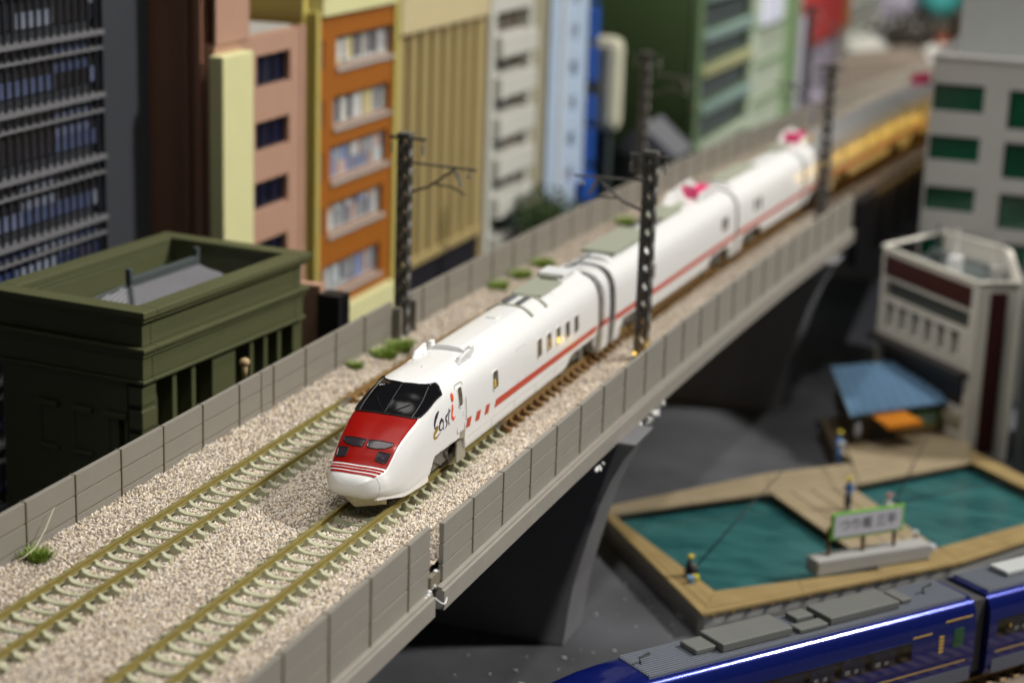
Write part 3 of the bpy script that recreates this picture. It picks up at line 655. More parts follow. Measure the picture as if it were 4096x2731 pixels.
for q in (1, -1):
    for nm, m_, pts, ws in LT: stroke(pts, ws, nm, m_, q)
    side_poly([(3.865+.065*cos(a), 1.945+.10*sin(a)) for a in np.linspace(0, 2*pi, 17)[:-1]], .016, 'letter_dot', 'logo_orange', head, q)
    # cab door
    dr = side_poly(rounded(4.11, 4.56, 1.03, 2.13, .05), .004, 'cab_door', 'train_white', head, q, .004) if False else None
    dl = rounded(4.11, 4.56, 1.0, 2.13, .05); dl.append(dl[0])
    MB().tube([side_pt(y, z, .001, q) for y, z in dl], .013, 5, caps=False).obj('cab_door_seam', 'panel_line', head)
    def win(y0, y1, z0, z1, nm):
        rr = rounded(y0, y1, z0, z1, .06); rr.append(rr[0])
        f = MB().tube([side_pt(y, z, .004, q) for y, z in rr], .017, 6, caps=False).obj(nm, 'window_frame', head, smooth=True)
        side_patch([(y0+.012, z0+.012), (y1-.012, z0+.012), (y1-.012, z1-.012), (y0+.012, z1-.012)], .006, 'pane', 'window_dark', f, q, 3, 8)
        return f
    f = win(4.20, 4.46, 1.60, 2.05, 'cab_door_window')
    MB().tube([side_pt(4.62, z, .02, q) for z in np.linspace(1.2, 1.75, 6)], .008, 5).obj('handrail', 'panel_line', head)
    for z in (1.36, 1.43): MB().ball(side_pt(4.44, z, .004, q), .016, .016, .012, 6, 4).obj('door_handle', 'panel_line', head)
    # windows
    for k, (a, z0, z1) in enumerate([(6.41, 1.40, 1.86)]+[(9.60+.745*i, 1.385-.018*i, 1.86-.018*i) for i in range(5)]):
        f = win(a, a+.36, z0, z1, 'side_window')
        if k == 0: side_poly(rounded(a+.10, a+.20, z0+.06, z0+.26, .03), .011, 'lit_seat', 'seat_yellow', f, q)
        if k == 2: side_poly(rounded(a+.12, a+.2, z0+.05, z0+.15, .03), .011, 'lit_seat', 'seat_yellow', f, q)
    # equipment door outline and skirt seams
    dl = [(8.15, 1.15), (8.15, 1.98), (8.75, 1.98), (8.75, 1.15)]
    MB().tube([side_pt(y, z, 0, q) for y, z in dl], .007, 4, caps=False).obj('equipment_door_seam', 'panel_line', head)
    MB().tube([side_pt(y, .735, .001, q) for y in np.linspace(4.8, 12.2, 22)], .006, 4).obj('skirt_seam', 'panel_line', head)
    for y in (6.4, 8.0, 9.6, 11.1): MB().tube([side_pt(y, z, .001, q) for z in np.linspace(.46, .72, 4)], .004, 4).obj('skirt_joint', 'panel_line', head)
    # angled cover piece over the bogie
    MB().add([side_pt(4.30, .83, .006, q), side_pt(4.30, 1.0, .006, q), side_pt(4.62, 1.0, .006, q), side_pt(4.62, .78, .006, q)], [(0, 1, 2, 3)]).obj('step_plate', 'coupling_olive', head)
    MB().box(*(sorted((q*.80, q*.86))), 4.30, 4.86, .22, .80).obj('bogie_cover', 'coupling_olive', head, bevel=.02)
# rain gutter along the roof edge
for q in (1, -1):
    MB().tube([PN(y, q*.262, .004) for y in np.linspace(4.7, 14.6, 40)], .007, 5).obj('roof_gutter', 'train_white', head)
# roof step behind the cab: raised roof with arched front face
def arch(y0, y1, h, half, name, m, par, seg=16, cutx=None):
    vs = []
    for y in (y0, y1):
        for k in range(seg+1):
            x = -half+2*half*k/seg; z = np.interp(abs(x), [0, .31, .57, .70], [2.47, 2.455, 2.38, 2.28])
            vs.append((x, y, z-.02))
        for k in range(seg+1):
            x = half-2*half*k/seg; z = np.interp(abs(x), [0, .31, .57, .70], [2.47, 2.455, 2.38, 2.28])
            e = max(0, 1-(abs(x)/half)**3.2); vs.append((x, y, z+h*e))
    n = 2*(seg+1); fs = [tuple(range(n))[::-1], tuple(range(n, 2*n))]+[(i, (i+1) % n, n+(i+1) % n, n+i) for i in range(n)]
    return MB().add(vs, fs).obj(name, m, par, smooth=False)
arch(5.75, 12.0, .12, .60, 'raised_roof', 'train_white', head)
arch(12.0, 14.55, .14, .60, 'raised_roof', 'train_white', head)
for q in (-1, 1):   # vent fairings
    MB().prism([(4.95, 2.38), (5.10, 2.53), (5.70, 2.60), (5.80, 2.38)], min(q*.53, q*.60), max(q*.53, q*.60), 'x').obj('vent_fin', 'train_white', head, bevel=.02)
    MB().box(q*.50-.06, q*.50+.06, 5.82, 6.05, 2.4, 2.61).obj('vent_stub', 'train_white', head, bevel=.03)
for i in range(6):
    x = -.42+.168*i; MB().ball((x, 5.25+.05*(i % 2), 2.455-.1*x*x), .02, .028, .01, 8, 4).obj('vent_hole', 'roof_dark', head)
MB().box(-.03, .03, 4.16, 4.22, 2.44, 2.49).obj('horn_cover', 'train_white', head, bevel=.01)
MB().box(-.10, .16, 8.55, 8.85, 2.56, 2.62).obj('antenna_base', 'train_white', head, bevel=.015)
# ribs and olive equipment on the rear roof
for (y, hw) in ((9.95, .62), (11.05, .62)):
    MB().prism([(x, float(np.interp(abs(x), [0, .31, .57, .70], [2.60, 2.585, 2.45, 2.30]))+.012) for x in np.linspace(-hw, hw, 13)]+[(x, float(np.interp(abs(x), [0, .31, .57, .70], [2.60, 2.585, 2.45, 2.30]))-.05) for x in np.linspace(hw, -hw, 13)], y, y+.13).obj('roof_rib', 'roof_olive', head)
for x in (-.28, .08): MB().box(x, x+.14, 10.12, 10.95, 2.585, 2.625).obj('roof_slot', 'roof_dark', head)
MB().box(-.42, .42, 11.20, 13.0, 2.57, 2.62).obj('roof_equipment', 'roof_olive', head, bevel=.02)
MB().prism([(13.0, 2.55), (13.15, 2.62), (13.15, 2.76), (14.0, 2.76), (14.15, 2.6)], -.38, .38, 'x').obj('insulator_housing', 'train_white', head, bevel=.05)
MB().box(-.25, .25, 13.0, 13.145, 2.60, 2.70).obj('housing_mouth', 'roof_olive', head)
# end hood between the cars
def ring_sec(par, y0, y1, sc, name, m, zbot=.18, top=2.47):
    pr = [(FULL[i][0]*sc, FULL[i][1]*(1 if i > 3 else 1-.0*sc)-(1-sc)*1.2) for i in range(0, 7)]+[(FULL[7][0]*sc*.98, zbot+.05), (FULL[7][0]*sc*.90, zbot)]
    pr = [catmull(pr, t) for t in np.linspace(0, 8, 33)]
    pr = pr+[(-x, z) for x, z in pr[::-1][:-1]]
    return MB().prism(pr, y0, y1).obj(name, m, par, smooth=False)
ring_sec(head, 14.74, 14.98, .945, 'end_groove', 'roof_grey', .3)
es = ring_sec(head, 15.0, 15.86, .985, 'end_hood', 'train_white', .16); 
for q in (1, -1):
    MB().quad((q*.918, 15.0, .895), (q*.918, 15.78, .885), (q*.918, 15.78, 1.055), (q*.918, 15.0, 1.06)).obj('red_stripe', 'stripe_red', head)
    MB().quad((q*.880, 14.74, .90), (q*.880, 14.99, .895), (q*.880, 14.99, 1.06), (q*.880, 14.74, 1.07)).obj('red_stripe', 'stripe_red', head)
ring_sec(head, 15.87, 16.10, .955, 'bellows', 'bellows', .35)
MB().tube([(.1, 14.1, 2.74), (.14, 14.9, 2.66), (.12, 15.6, 2.66), (.1, 16.3, 2.66)], .03, 6).obj('roof_cable', 'roof_dark', head, smooth=True)
def bogie(par, yc):
    b = None
    for q in (-1, 1):
        fr = MB().box(q*.60-.045, q*.60+.045, yc-1.0, yc+1.0, .30, .46).box(q*.60-.06, q*.60+.06, yc-.3, yc+.3, .42, .70).obj('bogie_frame', 'bogie_grey', par, bevel=.02)
        for dy in (-.78, .78):
            MB().box(q*.60-.065, q*.60+.075, yc+dy-.15, yc+dy+.15, .16, .44).obj('axle_box', 'bogie_grey', fr, bevel=.03)
            MB().tube([(q*.60, yc+dy*.75, .44), (q*.60, yc+dy*.75, .62)], .07, 8).obj('spring', 'bogie_grey', fr)
            o = MB().tube([(q*.44, yc+dy, .30), (q*.52, yc+dy, .30)], .27, 20).obj('wheel', 'dark_steel', par)
        MB().tube([(q*.665, yc-.45, .62), (q*.675, yc+.1, .34)], .025, 6).tube([(q*.67, yc+.3, .64), (q*.67, yc+.55, .36)], .03, 6).obj('damper', 'bogie_grey', fr)
    MB().box(-.45, .45, yc-.3, yc+.3, .3, .8).obj('bolster', 'dark_steel', par)
bogie(head, 3.65); bogie(head, 13.3)
# ---- intermediate cars
def car(ya, yb, label, kind, prev=None):
    L = yb-ya; ym = (ya+yb)/2; a = -atan2(track_x(yb)-track_x(ya), L)
    t = thing('train_car', label, 'train car', ((track_x(ya)+track_x(yb))/2, ym, 0), a, 'cars of the white train')
    h = L/2
    def zl(y):
        d = h-abs(y); k = 0
        if .55 < d < 3.2: k = .36*min(1, (d-.55)/.25, (3.2-d)/.4)
        if d <= .55: return .22
        return .42+k
    ysl = sorted(set([-h, -h+.02, -h+.54, -h+.56, -h+.8, -h+2.8, -h+3.2]+[-v for v in (-h, -h+.02, -h+.54, -h+.56, -h+.8, -h+2.8, -h+3.2)]+list(np.arange(-h+3.3, h-3.2, 1.0))))
    prof_ = [catmull(FULL, k/6) for k in range(0, 49)]
    vs = []
    for y in ysl:
        for i in range(-48, 49):
            x, z = prof_[abs(i)]; x = x if i >= 0 else -x
            if abs(i) > 30: z = max(z, zl(y)) if z < .9 else z
            if abs(i) > 42 and zl(y) < .4: z = max(.2, z-.2)
            vs.append((x, y, z))
    n = 97; fs = [(j*n+i, j*n+i+1, (j+1)*n+i+1, (j+1)*n+i) for j in range(len(ysl)-1) for i in range(n-1)]+[tuple(range(n))[::-1], tuple(range((len(ysl)-1)*n, len(ysl)*n))]
    MB().add(vs, fs).obj('body_shell', 'train_white', t, smooth=True).data.set_sharp_from_angle(angle=radians(50))
    MB().box(-.78, .78, -h+3.3, h-3.3, .45, .85).box(-.42, .42, -h+.1, -h+3.29, .5, .9).box(-.42, .42, h-3.29, h-.1, .5, .9).box(-.78, .78, -h+.1, -h+3.29, .91, .95).box(-.78, .78, h-3.29, h-.1, .91, .95).obj('underframe', 'dark_steel', t)
    for q in (1, -1):
        vs = []; nn = 16
        for j in range(4):
            for i in range(nn+1): vs.append(Vector((q*.934, -h+2*h*i/nn, .885+.17*j/3)))
        MB().add(vs, [(j*(nn+1)+i, j*(nn+1)+i+1, (j+1)*(nn+1)+i+1, (j+1)*(nn+1)+i) for j in range(3) for i in range(nn)]).obj('red_stripe', 'stripe_red', t, fix=False)
        for wy in {2: (-3.6, -3.05, 4.6, 5.0), 3: (-4.4, -3.8, 2.2, 4.8), 4: (-4.5, -1, 1, 4), 5: (-4, 0, 4)}[kind]:
            MB().box(*sorted((q*.90, q*.937)), wy, wy+.28, 1.38, 1.82).obj('side_window', 'window_dark', t, bevel=.01)
        MB().tube([(q*.929, y, .735) for y in (-h+3.2, h-3.2)], .006, 4).obj('skirt_seam', 'panel_line', t)
    MB().prism([(x*.9, z*.96+.02) for x, z in FULL[:7]]+[(-x*.9, z*.96+.02) for x, z in FULL[:7][::-1]][:-1], -h-.04 if kind == 2 else -h-.3, -h+.05).obj('bellows', 'bellows', t)
    for yc in (-h+1.9, h-1.9): bogie(t, yc)
    # roof equipment
    arch(-h+.5, h-.5, .09, .60, 'raised_roof', 'train_white', t)
    if kind == 2:
        MB().box(-.52, .52, -h+.9, -h+4.4, 2.55, 2.64).obj('roof_equipment', 'roof_olive', t, bevel=.02)
        for x in (-.35, .15): MB().box(x, x+.14, -h+4.6, -h+5.9, 2.53, 2.60).obj('roof_slot', 'roof_dark', t)
        MB().box(-.52, .30, -h+6.2, -h+8.2, 2.55, 2.66).obj('roof_equipment', 'roof_olive', t, bevel=.03)
        MB().prism([(.2, 2.5), (.5, 2.72), (.9, 2.95), (1.6, 2.95), (2.1, 2.5)], -.45, -.1, 'x', T=lambda x, y, z: (x, y+1.6, z)).obj('pantograph_cover', 'train_white', t, bevel=.04)
    if kind in (2, 3):
        y0 = {2: h-3.0, 3: h-2.9}[kind]
        MB().prism([(y0, 2.5), (y0+.25, 2.92), (y0+1.9, 2.98), (y0+2.3, 2.5)], -.50, -.40, 'x').prism([(y0, 2.5), (y0+.25, 2.80), (y0+1.9, 2.86), (y0+2.3, 2.5)], .30, .40, 'x').obj('pantograph_shield', 'train_white', t, bevel=.03)
        MB().prism([(y0+.55, 2.55), (y0+.55, 2.90), (y0+1.2, 2.98), (y0+1.5, 2.60)], -.38, .20, 'x').obj('pantograph_fairing', 'pink', t, bevel=.05)
        MB().box(-.2, .34, y0+1.55, y0+2.2, 2.5, 2.78).obj('pantograph_base', 'pink', t, bevel=.06)
        MB().box(-.30, .05, y0+.62, y0+.98, 2.90, 3.02).obj('insulator_cap', 'train_white', t, bevel=.04)
        MB().box(-.5, .1, y0-1.9, y0-.3, 2.55, 2.63).obj('roof_equipment', 'roof_olive', t, bevel=.02)
    if kind == 3: MB().box(-.5, .2, -h+.8, -h+4.5, 2.55, 2.62).obj('roof_equipment', 'roof_olive', t, bevel=.02)
    if kind == 5:
        MB().box(-.4, .3, -h+5, -h+6.6, 2.5, 2.95).obj('pantograph_fairing', 'pink', t, bevel=.08)
    return t
car(16.04, 28.7, 'white intermediate car directly behind the head car, pink pantograph parts at its far end', 2)
car(29.0, 41.6, 'third white car, ending where the shadow falls across the train', 3)
car(41.9, 54.5, 'shadowed white car glowing golden under warm light beyond the third car', 4)
car(54.8, 67.4, 'farthest visible white car with a pink roof part, half hidden by the grey building', 5)
# ------------------------------------------------------------------ catenary masts
def mast(x, y, label, side, warm=False):
    """lattice mast; side = +1 arms reach to +x"""
    t = thing('catenary_mast', label, 'catenary mast', (x, y, -.08), 0, 'lattice catenary masts along the viaduct')
    H = 5.95; hw0, hw1 = .165, .155; d = .12
    for sx in (-1, 1):
        for sy in (-1, 1):
            MB().add([(sx*(hw0 if z < 1 else hw1)+ax*.032, sy*d+ay*.03, z) for z in (0, H) for ax, ay in ((-1, -1), (1, -1), (1, 1), (-1, 1))],
                     [(0, 1, 2, 3), (4, 5, 6, 7), (0, 1, 5, 4), (1, 2, 6, 5), (2, 3, 7, 6), (3, 0, 4, 7)]).obj('corner_post', 'mast', t)
    nb = 11
    def br(p, q, nm='lattice_bar'): MB().tube([p, q], .046, 4).obj(nm, 'mast', t)
    for i in range(nb):
        z0 = .12+i*(H-.3)/nb; z1 = .12+(i+1)*(H-.3)/nb; zm = (z0+z1)/2
        for sy in (-1, 1):
            br((-.15, sy*d, z0), (.15, sy*d, z1)); br((.15, sy*d, z0), (-.15, sy*d, z1))
        for sx in (-1, 1):
            br((sx*.155, -d, z0), (sx*.155, d, zm)); br((sx*.155, d, zm), (sx*.155, -d, z1))
    MB().box(-.20, .20, -.17, .17, H-.06, H+.05).obj('cap', 'mast', t, bevel=.01)
    MB().box(-.23, .23, -.19, .19, 0, .12).obj('foot', 'mast', t, bevel=.02)
    s = side
    MB().box(*sorted((-s*.48, s*.62)), -.05, .05, H-.14, H-.06).obj('top_bar', 'mast', t)
    for px in (s*.56, -s*.42):
        MB().tube([(px, 0, H-.14), (px, 0, H-.30)], .02, 6).ball((px, 0, H-.34), .06, .06, .045).ball((px, 0, H-.44), .055, .055, .045).ball((px, 0, H-.53), .045, .045, .04).obj('insulator', 'mast_light', t, smooth=True)
    za = 5.12
    MB().tube([(s*.2, 0, za+.04), (s*2.18, 0, za)], .035, 6).obj('upper_arm', 'mast', t)
    MB().tube([(s*.2, 0, 4.32), (s*.75, 0, 4.52), (s*1.05, 0, 4.74), (s*1.55, 0, za-.02)], .042, 6).obj('diagonal_arm', 'mast', t)
    MB().tube([(s*.95, 0, 4.60), (s*1.45, 0, 4.58), (s*1.85, 0, 4.40)], .030, 6).obj('steady_arm', 'mast', t)
    MB().tube([(s*1.95, 0, za), (s*1.95, 0, za-.12)], .02, 5).ball((s*1.95, 0, za-.2), .07, .07, .06).obj('insulator', 'mast_light', t, smooth=True)
    MB().tube([(s*1.55, 0, za-.10), (s*1.74, 0, 4.62)], .05, 6).obj('drop_insulator', 'mast_light', t)
    return t
mast(2.0, 15.5, 'nearest right lattice mast standing beside the white train, arm reaching left', -1)
mast(-5.02, 14.8, 'nearest left lattice mast standing in the gap of the wall before the orange building', 1)
mast(2.0+track_x(37.8)-.35, 37.8, 'second right lattice mast in front of the third white car', -1)
mast(-5.05+track_x(37)-.35, 37.1, 'second left lattice mast with a grass tuft at its foot', 1)
mast(-5.05+track_x(60)-.5, 60.3, 'third left lattice mast in front of the green building', 1)
mast(2.0+track_x(60)-.6, 60.3, 'third right lattice mast beside the golden shadowed car', -1)
am = MB().ball((2.31, 15.55, .17), .11, .13, .15, 12, 8).obj('amber_lamp', 'amber', smooth=True); tag(am, 'glowing amber lamp bead at the foot of the nearest right mast', 'lamp')
am = MB().ball((1.86, 15.30, .20), .05, .05, .05, 10, 6).obj('amber_lamp', 'amber', smooth=True); tag(am, 'small amber light inside the foot of the nearest right mast', 'lamp')
def led(x, y, z, p):
    l = bpy.data.lights.new('amber_led', 'POINT'); l.energy = p; l.color = (1.0, .62, .15); l.shadow_soft_size = .12
    o = bpy.data.objects.new('amber_led', l); C.objects.link(o); o.location = (x, y, z)
led(2.28, 15.35, .42, 9)
# bracket box around the left mast foot
br_ = thing('mast_bracket', 'grey box bracket holding the nearest left mast at the wall', 'bracket', (-5.1, 14.8, 0))
MB().box(-.10, .30, -.62, -.50, -.2, .95).obj('side_plate', 'wall_grey', br_); MB().box(-.10, .30, .50, .62, -.2, .95).obj('side_plate', 'wall_grey', br_); MB().box(-.28, -.20, -.62, .62, -.2, .30).obj('back_plate', 'wall_grey', br_)
# ------------------------------------------------------------------ grass tufts
def tuft(x, y, r_, h, n, label, straw=False):
    mb = MB()
    for i in range(n):
        a = random.uniform(0, 2*pi); d = r_*sqrt(random.random()); bx, by = x+d*cos(a), y+d*sin(a)
        l = h*random.uniform(.5, 1.1); la = random.uniform(0, 2*pi) if random.random() < .4 else a; lean = random.uniform(.2, 1.1)*l
        tx, ty, tz = bx+lean*cos(la), by+lean*sin(la), -.05+l*random.uniform(.5, 1); w_ = .008+.006*random.random(); na = la+pi/2
        mx, my, mz = (bx+tx)/2, (by+ty)/2, -.05+(tz+.05)*.68
        mb.add([(bx-w_*cos(na), by-w_*sin(na), -.06), (bx+w_*cos(na), by+w_*sin(na), -.06), (mx+w_*cos(na), my+w_*sin(na), mz), (mx-w_*cos(na), my-w_*sin(na), mz), (tx, ty, tz)], [(0, 1, 2, 3), (3, 2, 4)])
    o = mb.obj('grass_tuft', 'grass', fix=False); return tag(o, label, 'grass tuft', 'grass tufts along the left wall')
tuft(-4.80, -4.22, .19, .34, 520, 'nearest green grass tuft at the foot of the left wall, with pale straws')
for (y, r_, lb) in ((11.1, .15, 'small dark green tuft on the ballast left of the train nose'),):
    tuft(-4.80, y, .15, .28, 360, lb)
for k, (x, y, lb) in enumerate([(-4.75, 12.6, 'low grass clump just before the nearest left mast'), (-4.66, 13.5, 'grass clump right at the foot of the nearest left mast'), (-4.72, 21.5, 'first low grass clump on the ballast behind the first car roof'),
        (-4.60, 23.3, 'middle low grass clump on the ballast behind the first car roof'), (-4.45, 25.2, 'bright grass clump farthest of three behind the first car roof'), (-3.95, 33.2, 'grass tuft at the foot of the second left mast')]):
    tuft(x+.1, y, .36, .27, 640, lb)
    tag(tuft(x+.15, y+.6, .16, .18, 200, lb+', its smaller offshoot'), None)
st_ = MB().tube([(-4.98, -4.9, .1), (-4.9, -4.5, .16), (-4.85, -4.2, .25), (-4.92, -3.75, .45), (-4.98, -3.3, .78)], [.008, .012, .014, .012, .008], 5).obj('straw', 'straw', smooth=True)
tag(st_, 'long pale straw stalk leaning on the left wall above the grass tuft', 'straw')
# ------------------------------------------------------------------ building helpers
def TX(xf, y0, z0): return lambda u, v, w_: (xf+w_, y0+u, z0+v)          # facade facing +x : u along +y, v up, w outward
def TY(x0, yf, z0): return lambda u, v, w_: (x0+u, yf-w_, z0+v)          # facade facing -y
def TR(o, ang, z0):                                                      # facade starting at o, u along angle, outward = right-hand side
    ca, sa = cos(ang), sin(ang); return lambda u, v, w_: (o[0]+u*ca+w_*sa, o[1]+u*sa-w_*ca, z0+v)
def facade(T, W, H, holes, depth, name, m, parent, back=None):
    us = sorted({0, W, *[h[0] for h in holes], *[h[1] for h in holes]}); vs_ = sorted({0, H, *[h[2] for h in holes], *[h[3] for h in holes]})
    mb = MB()
    for a, b in zip(us, us[1:]):
        for c, d in zip(vs_, vs_[1:]):
            mu, mv = (a+b)/2, (c+d)/2
            if any(h[0] < mu < h[1] and h[2] < mv < h[3] for h in holes): continue
            mb.quad(T(a, c, 0), T(b, c, 0), T(b, d, 0), T(a, d, 0))
    for (a, b, c, d) in holes:
        mb.quad(T(a, c, 0), T(a, d, 0), T(a, d, -depth), T(a, c, -depth)); mb.quad(T(b, c, 0), T(b, d, 0), T(b, d, -depth), T(b, c, -depth))
        mb.quad(T(a, c, 0), T(b, c, 0), T(b, c, -depth), T(a, c, -depth)); mb.quad(T(a, d, 0), T(b, d, 0), T(b, d, -depth), T(a, d, -depth))
    return mb.obj(name, m, parent, fix=False)
def tbox(T, a, b, c, d, w0, w1, name, m, parent, bevel=0): return MB().box(a, b, c, d, w0, w1, T=T).obj(name, m, parent, bevel=bevel)
def window(T, a, b, c, d, depth, parent, glass, framem, nm=0, bar=.05, nh=0):
    f = MB(); t = bar
    for (q0, q1, r0, r1) in ((a+.004, b-.004, c+.004, c+t), (a+.004, b-.004, d-t, d-.004), (a+.004, a+t, c+t, d-t), (b-t, b-.004, c+t, d-t)): f.box(q0, q1, r0, r1, -depth+.03, -depth+.09, T=T)
    for i in range(nm):
        u = a+(b-a)*(i+1)/(nm+1); f.box(u-t*.35, u+t*.35, c+t, d-t, -depth+.035, -depth+.08, T=T)
    for i in range(nh):
        v = c+(d-c)*(i+1)/(nh+1); f.box(a+t, b-t, v-t*.35, v+t*.35, -depth+.037, -depth+.078, T=T)
    o = f.obj('window', framem, parent)
    tbox(T, a+.006, b-.006, c+.006, d-.006, -depth+.005, -depth+.028, 'pane', glass, o)
    return o
# ---- B1 dark glass tower
b = thing('glass_tower', 'dark glass office tower at the left edge with white floor bands and thin mullions', 'building', (-11, 2, GZ))
B1X = -11.0; T = TX(B1X, -8, GZ); W = 16.6; H = 20
MB().box(-19, B1X-.30, -8, 10.9, GZ, GZ+H).obj('core', 'navy_grey', b)
for r_ in range(13):
    z = r_*1.625-.35
    lowm = 'tower_glass_low' if z+GZ < 3.9 else 'tower_glass'
    c0 = max(0.02, z+.36); c1 = min(H, z+1.58)
    tbox(T, 0, W, c0, c1, -.28, -.20, 'window_band', lowm, b)
    zb_ = z+1.625+GZ
    tbox(T, 0, W+.02, max(0, z+1.58-.0), z+1.70, -.25, .10, 'floor_band', 'band_grey', b)
    tbox(T, 0, W, max(0.01, z+1.20), max(.09, z+1.265), -.19, .06, 'sill_band', 'band_grey', b)
src = None
for i in range(50):
    u = .18+i*.336
    if u > W: break
    if src is None: src = MB().box(-.03, .05, -.018, .018, .02, H).obj('mullion', 'navy_grey', b)
    o = src if i == 0 else src.copy()
    if i: C.objects.link(o); o.parent = b
    o.location = (B1X, -8+u, GZ)
b.location = (0, 0, 0)
tbox(TX(B1X, 8.62, GZ), 0, 2.3, 0, H, -.3, .04, 'side_pilaster', 'navy_grey', b)
# ---- B2 brown building
b = thing('brown_building', 'brown office building with a pale yellow upright sign panel and three dark blue windows', 'building')
MB().box(-19, -9.32, 11.0, 16.45, GZ, 8.45).obj('side_wall', 'brown_wall', b)
MB().box(-18, -9.28, 11.02, 12.85, 8.45, 19).obj('upper_tower', 'brown_wall', b)
T = TX(-9, 11.0, GZ)
hol = []
for (a, c, d) in ((2.42, 7.0, 7.90), (2.36, 5.18, 6.02), (2.30, 3.48, 4.30), (2.25, 1.75, 2.55), (2.2, 0.05, .85)): hol.append((a, a+2.13, c-GZ, d-GZ))
facade(T, 5.45, 8.45-GZ, hol, .28, 'front_wall', 'brown_pink', b)
for h in hol: window(T, *h, .26, b, 'navy_glass', 'navy', 2, .05)
MB().quad((-9, 11.0, 8.45), (-9, 16.45, 8.45), (-9.32, 16.45, 8.45), (-9.32, 11.0, 8.45)).quad((-9, 16.45, GZ), (-9, 16.45, 8.45), (-9.32, 16.45, 8.45), (-9.32, 16.45, GZ)).quad((-9, 11.0, GZ), (-9, 11.0, 8.45), (-9.32, 11.0, 8.45), (-9.32, 11.0, GZ)).obj('edge_trim', 'brown_pink', b)
MB().box(-9.02, -8.94, 11.0, 12.9, 8.45, 19).obj('tower_front', 'brown_pink', b)
MB().box(-9.5, -9.30, 10.82, 11.0, GZ, 19).obj('corner_pilaster', 'brown_wall', b, bevel=.02)
MB().box(-9.9, -9.75, 10.90, 11.0, GZ, 19).obj('corner_pilaster', 'brown_wall', b, bevel=.02)
MB().box(-9.25, -8.96, 16.2, 16.5, GZ, 8.5).obj('corner_pilaster', 'brown_pink', b, bevel=.02)
MB().box(-13.5, -9.35, 13.0, 16.3, 8.455, 8.52).obj('roof', 'sill_grey', b)
MB().box(-9.04, -8.60, 10.75, 12.5, -3, 8.20).obj('sign_panel', 'yellow_pale', b, bevel=.04)
# ---- B3 orange building
b = thing('orange_building', 'narrow orange building with yellow frame and five rows of shop windows', 'building')
MB().box(-19, -9.30, 17.0, 23.35, GZ, 14).obj('side_wall', 'yellow_olive', b)
T = TX(-9, 17.45, GZ); hol = []; sl = []
rows = ((7.0, 7.95, 1.15, 5.55), (5.18, 6.12, .95, 5.35), (3.52, 4.60, .80, 5.25), (1.86, 2.82, .62, 4.95), (-.08, .90, .40, 4.75))
for (c, d, a, bb) in rows: hol.append((a+.10, bb-.02, c-GZ, d-GZ)); 
for (c, d) in ((7.05, 7.90), (5.25, 6.1), (3.6, 4.5), (1.95, 2.8), (.0, .85)): sl.append((.12, .38, c-GZ, d-GZ))
facade(T, 5.85, 8.62-GZ-6.35, [], .3, 'base_wall', 'yellow_pale', b) if False else None
low = -.55-GZ
hh = [(a, bb, c-low, d-low) for (a, bb, c, d) in hol+sl]
facade(TX(-9, 17.45, GZ+low), 5.55, 8.62-GZ-low, hh, .30, 'front_wall', 'orange', b)
for k, h in enumerate(hol):
    window(T, *h, .24, b, 'shop_glass' if k < 2 else 'shop_glass_blue', 'sill_grey', 4, .06)
    tbox(T, h[0]-.06, h[1]+.04, h[2]-.12, h[2]-.01, -.05, .08, 'sill', 'sill_grey', b)
for h in sl: tbox(T, h[0]+.02, h[1]-.02, h[2]+.02, h[3]-.02, -.14, -.05, 'slot_window', 'brown_wall', b)
tbox(T, -.28, 0, 0, 15.8, -.32, .07, 'edge_frame', 'yellow_olive', b, .02); tbox(T, 5.55, 5.9, 0, 15.8, -.32, .10, 'edge_frame', 'yellow_olive', b, .02)
tbox(T, 0, 5.55, 15.64, 17.6, -.3, .16, 'top_sign', 'yellow_pale', b, .03)
tbox(T, 0, 5.55, low-1.05, low-.02, -.2, .22, 'bottom_sign', 'yellow_pale', b, .03)
hb = [(.5, 2.3, .1, low-1.3), (2.6, 5.2, .4, low-1.35)]
facade(T, 5.55, low-1.06, hb, .3, 'ground_floor', 'off_white', b)
for h in hb: window(T, *h, .26, b, 'shop_glass_blue', 'sill_grey', 2, .06)
# ---- B4 tan ribbed building
b = thing('ribbed_building', 'tan building with tall vertical ribs and a dark ground floor', 'building')
MB().box(-19, -9.35, 23.4, 31.55, GZ, 8.5).obj('side_wall', 'tan', b)
for i in range(7):
    y0 = 24.55+i*1.02; MB().box(-9.36, -9.0, y0, y0+(.66 if i < 6 else .98), -.30, 7.5).obj('rib', 'tan', b, bevel=.07)
MB().box(-9.36, -9.0, 23.42, 24.15, -2, 7.5).obj('rib', 'tan', b, bevel=.04)
MB().box(-9.36, -8.85, 23.4, 31.55, 7.5, 14).obj('top_band', 'cream', b, bevel=.05)
MB().box(-9.36, -8.9, 23.4, 31.55, -.55, -.29).obj('string_course', 'tan', b, bevel=.03)
MB().box(-9.36, -9.08, 24.2, 31.2, GZ, -.56).obj('ground_floor', 'navy', b)
MB().box(-9.36, -8.95, 31.2, 31.55, GZ, -.56).obj('end_pier', 'tan', b)
